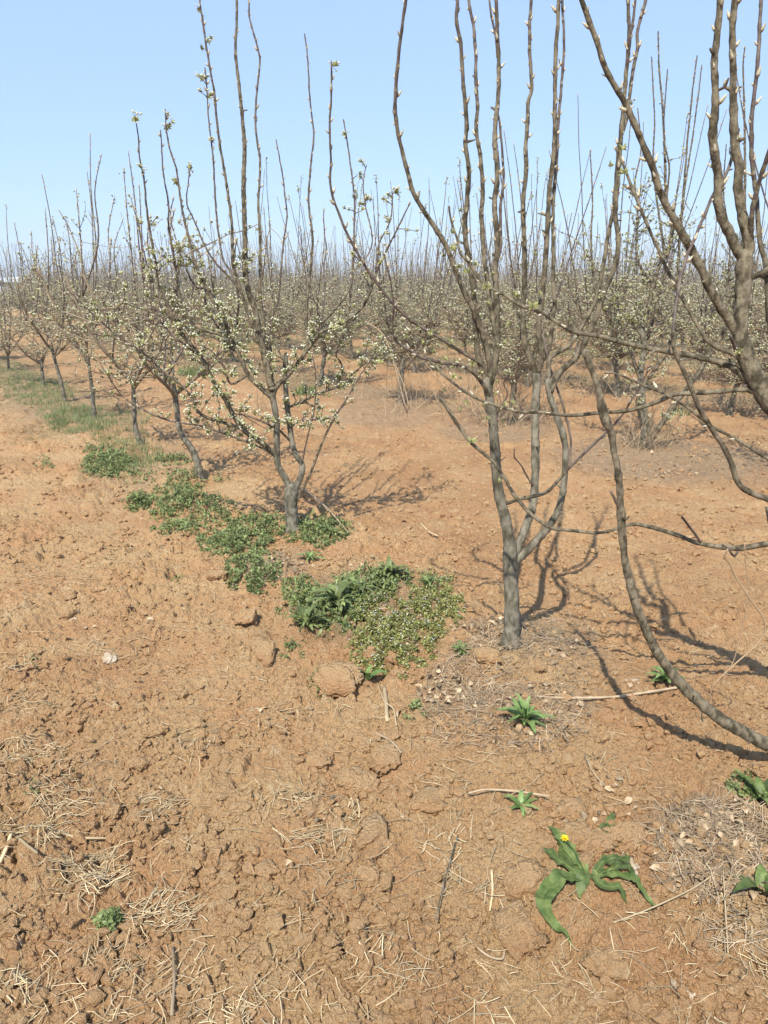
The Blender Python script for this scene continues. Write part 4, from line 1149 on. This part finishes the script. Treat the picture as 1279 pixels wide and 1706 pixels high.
cover('weed_sprouts', 'few tiny green sprouts on the bare soil below the weed mats', [(485, 1088, 20, 18, 260), (535, 1132, 18, 26, 300), (688, 1188, 22, 16, 260), (770, 1090, 14, 10, 60), (180, 1535, 24, 20, 520), (865, 1345, 6, 4, 30), (1235, 1310, 30, 20, 260), (1270, 1345, 16, 16, 180), (295, 968, 10, 5, 40), (50, 1105, 12, 6, 50), (60, 1325, 20, 10, 60), (740, 968, 14, 6, 100), (700, 965, 18, 6, 120), (465, 1020, 12, 10, 90)], M_WEED, (.007, .017), .3, .025)
def blades(name, label, ells, mat_, hL, wd, parent_kind='stuff', lean=.5):
    mb = MB()
    bv = np.array([(-.5, 0, 0), (.5, 0, 0), (-.35, .1, .5), (.35, .1, .5), (0, .35, 1.0)]); bq = np.array([(0, 1, 3, 2)]); bt = np.array([(2, 3, 4)])
    for (u, v, ru, rv, n) in ells:
        G = ellpx(u, v, ru, rv, n)
        ok = perlin(G[:, 0] / .25, G[:, 1] / .25, 111) > -.25
        G = G[ok]; k = len(G)
        L = RS.uniform(hL[0], hL[1], k)
        sc = np.stack([RS.uniform(wd[0], wd[1], k), L * lean * 2, L], -1)
        Mx = rotz(RS.rand(k) * 6.28) @ rotx(-RS.randn(k) * .3) * sc[:, None, :]
        mb.many(bv, Mx, G, bq, bt)
    o = link(name, mb.mesh(name, [mat_])); return tag(o, label, 'grass', kind='stuff')
blades('grass_verge', 'thin grass growing along the foot of the first row at the left', [(135, 702, 60, 24, 3800), (65, 655, 60, 22, 4200), (20, 630, 50, 14, 2400), (190, 700, 60, 20, 1600), (110, 690, 50, 18, 1800), (-20, 610, 60, 10, 900), (215, 760, 60, 24, 1400), (200, 730, 50, 16, 900)], M_GRASS, (.03, .09), (.002, .005))
# greenery between the far rows
ells = [(320, 622, 26, 8, 700), (510, 655, 18, 6, 500), (400, 578, 70, 9, 900), (700, 575, 90, 10, 900), (1000, 590, 80, 12, 600), (560, 560, 60, 6, 500), (760, 545, 200, 8, 2200), (300, 560, 160, 10, 1500), (1130, 690, 20, 6, 80), (610, 530, 400, 8, 3500), (1150, 560, 130, 14, 1200), (1000, 540, 200, 10, 1500), (640, 505, 600, 8, 3000)]
blades('grass_strips', 'low green grass strips between the far orchard rows', ells, M_WEED, (.04, .14), (.006, .018))

# ------------------------------------------------------------------ individual plants, clods, stones and sticks
def rosette(u, v, n, L, wid, m, label, lift=(.2, .9), tooth=.25, dead=False, name='rosette_weed'):
    b = ground_px(u, v); b[2] += .004
    root = empty(name, b, label, 'weed')
    rs_ = np.random.RandomState(int(u + v))
    mb = MB(); 
    for i in range(n):
        lv, lq = leaf_t(9, wid * rs_.uniform(.8, 1.2), rs_.uniform(.15, .45), .35, tooth=tooth, wav=.012)
        Ln = L * rs_.uniform(.55, 1.1)
        Mx = rotz(np.array([i * 2.4 + rs_.rand() * .5])) @ roty(np.array([-rs_.uniform(*lift) * (i / n * .9 + .25)])) * Ln
        mb.many(lv, Mx, np.zeros((1, 3)), lq)
    link('leaves', mb.mesh('leaves', [m]), root)
    return root
rosette(872, 1212, 30, .115, .13, M_ROS, 'bright green leafy rosette weed in dead grass below the near trunk', (.3, 1.1))
rosette(1106, 1140, 26, .085, .17, M_ROS, 'green rosette weed beside the pale stone under the arching limb', (.3, 1.0))
rosette(866, 1350, 9, .062, .14, M_ROS, 'small flat green weed just left of the yellow flowered plant', (.1, .5))
rosette(768, 1088, 14, .07, .12, M_ROS, 'pale small rosette weed in the dead grass left of the near trunk', (.1, .6))
rosette(515, 935, 14, .11, .10, M_ROS, 'flat green rosette weed just below the foot of the blossoming tree', (.1, .5))
rosette(648, 965, 22, .12, .13, M_WEED, 'spiky dark rosette weed at the top of the big weed mat', (.4, 1.1))
rosette(715, 985, 18, .10, .11, M_WEED, 'spiky green rosette weed at the right of the big weed mat', (.4, 1.2))
rosette(560, 1020, 26, .15, .15, M_WEED, 'broad dark leaved weed in the middle of the leafy mat', (.2, .8), .45)
rosette(510, 1035, 20, .12, .16, M_WEED, 'dark leaved weed at the left end of the leafy mat', (.2, .8), .45)
rosette(595, 990, 20, .13, .15, M_WEED, 'greyish green toothed weed at the centre top of the leafy mat', (.2, .8), .45)
rosette(612, 1140, 5, .09, .16, M_ROS, 'upright green leaved sprout below the chickweed mat', (.9, 1.4), 0)
rosette(550, 900, 20, .11, .14, M_WEED, 'leafy dark weed right of the trunk foot of the blossoming tree', (.3, .9), .3)
rosette(1262, 1335, 10, .10, .16, M_WEEDG, 'dark green weed at the right edge beside the dead grass heap', (.2, .8))
rosette(1268, 1490, 6, .13, .18, M_WEEDG, 'broad dark leaf weed at the lower right edge in dead leaves', (.2, .8), 0)
rosette(232, 842, 18, .12, .12, M_WEED, 'weed rosette on the soil left of the leaning slender tree', (.3, 1), .3)

# the yellow flowered plant, each leaf its own part
b = ground_px(975, 1462); b[2] += .006
pl = empty('dandelion_plant', b, 'yellow flowered weed with long arching toothed dark leaves on the bare soil, lower right', 'weed')
def px_leaf(root, b, pts, wpx, tooth, m, name='leaf', lift=.02, fold=.25):
    P = catmull(np.array(pts, float), 9); n = len(P)
    G0 = px_to_ground(P[:, 0], P[:, 1]); a_ = (P[:, 0] - 639.5) / FPX; b_ = (853.0 - P[:, 1]) / FPX
    t_ = (float(G0[:, 2].mean()) - CAMZ) / (-SP + CP * b_)
    G = np.stack([a_ * t_, (CP + SP * b_) * t_, np.zeros(n)], -1); G[:, 2] = H(G[:, 0], G[:, 1])
    s = np.linspace(0, 1, n)
    zs = np.convolve(np.pad(G[:, 2], 3, mode='edge'), np.ones(7) / 7, 'valid')
    G[:, 2] = np.maximum(zs, G[:, 2]) + .004 + lift * np.sin(np.pi * s) ** .8
    T = norm(np.gradient(G, axis=0)); side = norm(np.cross(T, np.array([[0, 0, 1.0]])))
    w = wpx / FPX * 1.9 * (np.sin(np.pi * np.clip(s ** .8 * .93 + .05, 0, 1)) + .04)
    w = w * (1 - tooth * ((np.cumsum(.2 + .16 * np.sin(np.arange(n) * 1.7 + pts[-1][0])) + .5) % 1.0))
    wav = .002 * np.sin(np.arange(n) * .9)
    V = np.stack([G - side * w[:, None] + np.array([0, 0, 1]) * (fold * w + wav)[:, None], G, G + side * w[:, None] + np.array([0, 0, 1]) * (fold * w - wav)[:, None]], 1).reshape(-1, 3)
    Q = []
    for i in range(n - 1):
        a = i * 3; Q += [(a, a + 1, a + 4, a + 3), (a + 1, a + 2, a + 5, a + 4)]
    mb = MB(); mb.add(V, np.array(Q)); lo_ = link(name, mb.mesh(name, [m], origin=b), root)
    if n > 20:
        mb = MB(); tube(mb, G[:-3] + np.array([0, 0, .0012]), np.linspace(.0014, .0005, n - 3), 4, 0); link('midrib', mb.mesh('midrib', [M_ROS], origin=b), lo_)
px_leaf(pl, b, [(985, 1468), (950, 1478), (920, 1495), (903, 1525), (925, 1545), (955, 1562)], 15, .0, M_WEEDG, lift=.03)
px_leaf(pl, b, [(985, 1468), (1020, 1472), (1060, 1485), (1098, 1512)], 10, .3, M_WEEDG)
px_leaf(pl, b, [(980, 1462), (960, 1440), (930, 1405), (908, 1372)], 14, .45, M_WEEDG)
px_leaf(pl, b, [(975, 1465), (945, 1452), (915, 1432), (898, 1415)], 11, .4, M_WEEDG)
px_leaf(pl, b, [(985, 1462), (1010, 1450), (1040, 1440), (1048, 1425)], 13, .45, M_WEEDG)
px_leaf(pl, b, [(980, 1466), (968, 1480), (965, 1495)], 12, .2, M_WEEDG)
px_leaf(pl, b, [(985, 1468), (1000, 1482), (1030, 1490), (1045, 1500)], 11, .3, M_WEEDG)
px_leaf(pl, b, [(975, 1462), (945, 1440), (935, 1415), (938, 1385)], 12, .45, M_WEEDG)
px_leaf(pl, b, [(990, 1465), (1030, 1462), (1055, 1470), (1075, 1478)], 10, .4, M_WEEDG)
fb = ground_px(938, 1424)
mb = MB()
for i in range(22):
    a = i * 2.4; r = .0045 + .0045 * (i % 3) / 2
    lv, lq = leaf_t(2, .25, .1, .2)
    mb.many(lv, rotz(np.array([a])) @ roty(np.array([-.9 + .35 * (i % 3)])) * .013, (fb + np.array([0, 0, .045]))[None], lq)
fl = link('flower', mb.mesh('flower', [M_YEL], origin=b), pl)
mb = MB(); tube(mb, [b, (b + fb) / 2 + np.array([0, 0, .04]), fb + np.array([0, 0, .044])], [.0016, .0015, .0018], 5, 0)
link('flower_stem', mb.mesh('flower_stem', [M_WEEDG], origin=b), pl)
b2 = ground_px(1030, 1408); p2 = empty('rosette_weed', b2, 'small dark toothed weed just above the yellow flowered plant', 'weed')
px_leaf(p2, b2, [(1035, 1412), (1015, 1400), (1003, 1388), (995, 1392)], 11, .4, M_WEEDG)
px_leaf(p2, b2, [(1035, 1410), (1018, 1390), (1016, 1375), (1022, 1362)], 10, .4, M_WEEDG)
px_leaf(p2, b2, [(1030, 1412), (1015, 1415), (1000, 1404)], 9, .3, M_WEEDG)

def lump(u, v, rpx, m, name, label, cat, flat=.6, asp=1.0, sink=.3, seed=0):
    b = ground_px(u, v); t = np.linalg.norm(b - CAM)
    r = rpx / FPX * t
    V, F = OC3[0].copy(), OC3[1]
    rs_ = np.random.RandomState(seed + int(u * 3 + v))
    for f, am in ((1.6, .24), (3.2, .14), (6.5, .09), (13, .06)):
        ph = rs_.rand(3) * 50
        nz = perlin(V[:, 0] * f + ph[0], V[:, 1] * f + ph[1] + V[:, 2] * f * .7, int(ph[2]))+ perlin(V[:, 2] * f + ph[1], V[:, 0] * f * .6 + ph[2] + V[:, 1] * f * .8, int(ph[0]))
        V = V * (1 + am * nz[:, None])
    # planar facets
    for q in range(5):
        nrm = norm(rs_.randn(3)); dd = V @ nrm; lim = .72
        V = V - np.clip(dd - lim, 0, None)[:, None] * nrm * .8
    V = V * np.array([r * asp, r / asp ** .5, r * flat])
    a = rs_.rand() * 6.28; V = V @ rotz(np.array([a]))[0].T
    b = b + np.array([0, 0, r * flat * (1 - sink) - .012])
    mb = MB(); mb.add(V, None, F)
    o = link(name, mb.mesh(name, [m]), loc=tuple(b)); tag(o, label, cat); return o
CL = [(560, 1140, 32, 'big pale soil clod at the lower end of the chickweed mat'), (590, 1310, 27, 'tall soil clod in the middle of the bare foreground'),
      (622, 1402, 28, 'flat cracked soil clod below centre of the bare foreground'), (716, 1346, 28, 'rounded soil clod left of the short lying stick'),
      (640, 1268, 24, 'soil clod with deep shadow just left of the dead grass patch'), (810, 1100, 18, 'soil clod in the dead grass at the foot of the near trunk'),
      (960, 1400, 26, 'smooth clod between the leaves of the yellow flowered plant'), (1045, 1390, 26, 'orange clod right of the yellow flowered plant'),
      (995, 1405, 24, 'clod cradled by the dark toothed weed'), (870, 1470, 30, 'wide soil clod left of the yellow flowered plant'),
      (640, 1440, 16, 'small clod beside the flat cracked clod'), (360, 965, 12, 'small clod at the edge of the left weed patch'),
      (410, 1040, 18, 'rough clod on the soil left of the weed mat'), (385, 1035, 14, 'small dark clod left of the weed mat'), (440, 1090, 22, 'low clod below left of the leafy weed mat'),
      (955, 1350, 20, 'soil clod just above the toothed weed leaves'), (860, 1560, 34, 'wide low clod below the small dry stalks'), (1010, 1610, 24, 'low clod near the bottom right below the long dark leaf'), (530, 1270, 18, 'brown clod left of the tall foreground clod'), (655, 1228, 12, 'dark round clod above the shadowed clod')]
for i, (u, v, r, lab) in enumerate(CL):
    lump(u, v, r * 1.1, M_SOIL, 'dirt_clod', lab, 'clod', .66, 1.0 + .2 * (i % 3), .42, i)
rs = random.Random(12)
ncl = 0
for _ in range(400):
    if ncl >= 90: break
    u = rs.gauss(560, 230); v = rs.gauss(1320, 190)
    if not (20 < u < 1260 and 900 < v < 1690): continue
    o = lump(u, v, rs.uniform(5, 15) * (v / 1300.0), M_SOIL, 'dirt_clod', 'loose lump of dry soil among many like it on the tilled ground', 'clod', .7, rs.uniform(.9, 1.4), .3, ncl)
    o['group'] = 'loose lumps of soil on the tilled ground'; ncl += 1
lump(1056, 1139, 17, M_STONE, 'stone', 'pale flat stone beside the green rosette under the arching limb', 'stone', .4, 1.2, .5)
lump(1040, 1440, 22, M_STONE, 'stone', 'pale grey stone right of the yellow flowered plant', 'stone', .4, 1.1, .3)
lump(182, 1092, 13, M_STONE, 'stone', 'pale elongated stone on the soil at the left', 'stone', .3, 1.7, .55)
lump(122, 1032, 8, M_STONE, 'stone', 'small flat grey stone at the far left of the soil', 'stone', .4, 1.4, .3)
lump(427, 1325, 7, M_STONE, 'stone', 'tiny cream pebble on the soil left of centre foreground', 'stone', .6, 1.1, .2)
lump(735, 1262, 8, M_STONE, 'stone', 'tiny cream pebble left of the bright rosette weed', 'stone', .6, 1.1, .2)
lump(912, 1546, 10, M_STONE, 'stone', 'small tan pebble at the bend of the long dark leaf', 'stone', .6, 1.1, .3) if False else None
lump(1138, 1645, 13, M_STONE, 'stone', 'pale stone near the bottom right corner', 'stone', .5, 1.2, .3)

def px_plane(U, V, z):
    a = (U - 639.5) / FPX; b = (853.0 - V) / FPX
    t = (z - CAMZ) / (-SP + CP * b)
    return np.stack([a * t, (CP + SP * b) * t, H(a * t, (CP + SP * b) * t)], -1)
def stick(pts, w0, w1, m, label, name='stick', lift=.006, cat='stick', arch=0.0, zs=None):
    P = catmull(np.array(pts, float), 5)
    G0 = px_to_ground(P[:, 0], P[:, 1]); G = px_plane(P[:, 0], P[:, 1], float(G0[:, 2].mean())); n = len(G); s = np.linspace(0, 1, n)
    z = G[0, 2] + (G[-1, 2] - G[0, 2]) * s
    z = z + max(0.0, float((G[:, 2] - z).max())) * .75
    G[:, 2] = z + lift + arch * np.sin(np.pi * s)
    t = np.linalg.norm(G - CAM, axis=1)
    rad = np.linspace(w0, w1, n) / 2 / FPX * t
    mb = MB(); tube(mb, G, rad, 6, 0, lump=.2)
    o = link(name, mb.mesh(name, [m], origin=G[0]), loc=tuple(G[0])); tag(o, label, cat)
stick([(892, 1161), (940, 1166), (1020, 1167), (1080, 1161), (1133, 1155)], 3.5, 4.5, M_STICK, 'long pale stick lying level between the two green rosettes')
stick([(780, 1332), (810, 1326), (860, 1329), (912, 1337)], 3, 4, M_STICK, 'short tan stick lying above the small flat green weed')
stick([(640, 1152), (643, 1176), (645, 1204)], 7, 7, M_STRAW, 'stubby pale split straw stalk below the chickweed mat')
stick([(628, 1145), (640, 1175), (655, 1190), (660, 1218)], 2.5, 2.5, M_STRAW, 'thin bent straw beside the stubby split stalk')
stick([(762, 1405), (748, 1450), (735, 1500), (725, 1550)], 3, 2, M_BARK, 'grey twig standing out on the soil left of the wide clod')
stick([(974, 1262), (990, 1295), (1015, 1325)], 3, 2.5, M_STICK, 'thin tan stick above the toothed weed')
stick([(620, 1222), (650, 1238), (668, 1260)], 4, 3, M_DEAD, 'dark twig on top of the shadowed clod')
stick([(1020, 1548), (1080, 1525), (1150, 1492), (1190, 1465)], 2.4, 2.0, M_STRAW, 'long pale straw crossing the dead grass heap at lower right')
stick([(1200, 1440), (1205, 1500), (1212, 1590)], 2.2, 2, M_STRAW, 'upright looking straw in the dead grass heap near the right edge')
stick([(780, 1575), (810, 1600), (835, 1605), (840, 1590)], 3, 3, M_STICK, 'hooked brown stalk on the soil near the bottom')
stick([(288, 1585), (291, 1640), (287, 1700)], 4, 5, M_DEAD, 'dark upright looking twig near the bottom left')
stick([(0, 1440), (12, 1420), (20, 1402)], 5, 5, M_STRAW, 'thick pale straw at the left edge')
stick([(30, 1400), (46, 1418), (64, 1436)], 5, 4, M_STRAW, 'thick pale straw just right of the edge one')
stick([(100, 1395), (130, 1402), (185, 1400)], 5, 3, M_STRAW, 'flat pale straw blade left of the straw knot')
stick([(700, 870), (715, 890), (728, 902)], 3, 2.5, M_STRAW, 'short pale straw on the red soil between the two main trees')
stick([(505, 820), (540, 855), (580, 898)], 3, 2, M_STICK, 'thin pale stick lying beside the foot of the blossoming tree', arch=.02)
stick([(818, 1462), (820, 1490), (816, 1515)], 4, 3, M_STRAW, 'short upright looking straw left of the long dark leaf')
stick([(550, 1340), (558, 1332), (572, 1332), (576, 1340)], 6, 4, M_BARK, 'curled dark bark scrap beside the tall foreground clod', cat='bark scrap', name='bark_scrap')
# leaning dry sticks at the foot of the second row tree
for i, (pts, lab) in enumerate((([(678, 688), (660, 620), (640, 560), (608, 535)], 'long pale dry stick leaning in the tree with sticks at its foot'), ([(682, 682), (672, 640), (655, 600)], 'shorter pale dry stick leaning beside the long one'))):
    b = ground_px(*pts[0]); P = []
    for j, (u, v) in enumerate(pts):
        d = ray(u, v); t = (b[1] + .04 * j) / d[1]; P.append(CAM + d * t)
    mb = MB(); PP = catmull(np.array(P), 4); tube(mb, PP, np.linspace(.009, .005, len(PP)), 6, 0)
    o = link('dry_stick', mb.mesh('dry_stick', [M_STICK], origin=b), loc=tuple(b)); tag(o, lab, 'stick')
# dried vine hanging from the low branch at the right
yv = 2.08
vp = [(1212, 915), (1207, 928), (1216, 940), (1225, 960), (1248, 996), (1270, 1027), (1274, 1052), (1257, 1077), (1221, 1109), (1190, 1140), (1182, 1165), (1183, 1178)]
P = []
for j, (u, v) in enumerate(vp):
    d = ray(u, v); t = (yv + .10 * j / len(vp)) / d[1]; P.append(CAM + d * t)
PP = catmull(np.array(P), 5); mb = MB(); tube(mb, PP, np.linspace(.0030, .0022, len(PP)), 6, 0)
vp2 = [(1240, 905), (1243, 950), (1248, 996), (1235, 1050), (1222, 1100), (1200, 1140)]
P2 = []
for j, (u, v) in enumerate(vp2):
    d = ray(u, v); t = (yv + .10 * j / len(vp2)) / d[1]; P2.append(CAM + d * t)
tube(mb, catmull(np.array(P2), 5), np.full(26, .0018), 5, 0)
o = link('dry_vine', mb.mesh('dry_vine', [M_VINE], origin=P[0]), loc=tuple(P[0])); tag(o, 'curling pale dry vine hanging from the low branch near the right edge', 'vine')

# ------------------------------------------------------------------ the air: one even box of thin haze
def haze():
    V = np.array([(x, y, z) for z in (-4, 17) for y in (-4700, 4700) for x in (-4700, 4700)], float)
    Q = np.array([(0, 2, 3, 1), (4, 5, 7, 6), (0, 1, 5, 4), (2, 6, 7, 3), (0, 4, 6, 2), (1, 3, 7, 5)])
    mb = MB(); mb.add(V, Q)
    m = bpy.data.materials.new('haze_air'); m.use_nodes = True
    nt = m.node_tree; nt.nodes.remove(nt.nodes['Principled BSDF'])
    pv = nt.nodes.new('ShaderNodeVolumePrincipled')
    pv.inputs['Color'].default_value = (0.86, 0.93, 1.0, 1)
    pv.inputs['Density'].default_value = HAZE_D
    nt.links.new(pv.outputs[0], nt.nodes['Material Output'].inputs['Volume'])
    o = link('haze', mb.mesh('haze', [m], smooth=False)); tag(o, 'thin pale blue spring haze over the orchard', 'haze', kind='stuff')
HAZE_D = 0.0017
haze()

def shed():
    c = np.array([-58.0, 118.0, 0]); root = empty('greenhouse', c, 'long low pale greenhouse with a dark roof edge on the far left horizon', 'greenhouse')
    def bx(x0, x1, y0, y1, z0, z1):
        mb = MB(); V = np.array([(x, y, z) for z in (z0, z1) for y in (y0, y1) for x in (x0, x1)], float)
        mb.add(V, np.array([(0, 2, 3, 1), (4, 5, 7, 6), (0, 1, 5, 4), (2, 6, 7, 3), (0, 4, 6, 2), (1, 3, 7, 5)])); return mb
    mw = mat('pale_sheeting', (0.55, 0.62, 0.68), .5, .3, (0.68, .74, .78), .6, 3); md = mat('dark_gutter', (0.07, 0.08, 0.08), .7, .2)
    link('wall', bx(-26, 5, -4, 4, -.3, 1.25).mesh('wall', [mw], False), root)
    link('gutter', bx(-26.3, 5.3, -4.3, 4.3, 1.25, 1.55).mesh('gutter', [md], False), root)
    mb = MB(); n = 60
    xs = np.linspace(-26, 5, n); V = np.concatenate([np.stack([xs, np.full(n, y), 1.55 + h * (.75 + .25 * np.abs(np.sin(xs * .78)))], -1) for y, h in ((-4.1, 0), (-1.5, .75), (1.5, .75), (4.1, 0))])
    Q = [(j * n + i, j * n + i + 1, (j + 1) * n + i + 1, (j + 1) * n + i) for j in range(3) for i in range(n - 1)]
    mb.add(V, np.array(Q)); link('roof', mb.mesh('roof', [mw]), root)
shed()
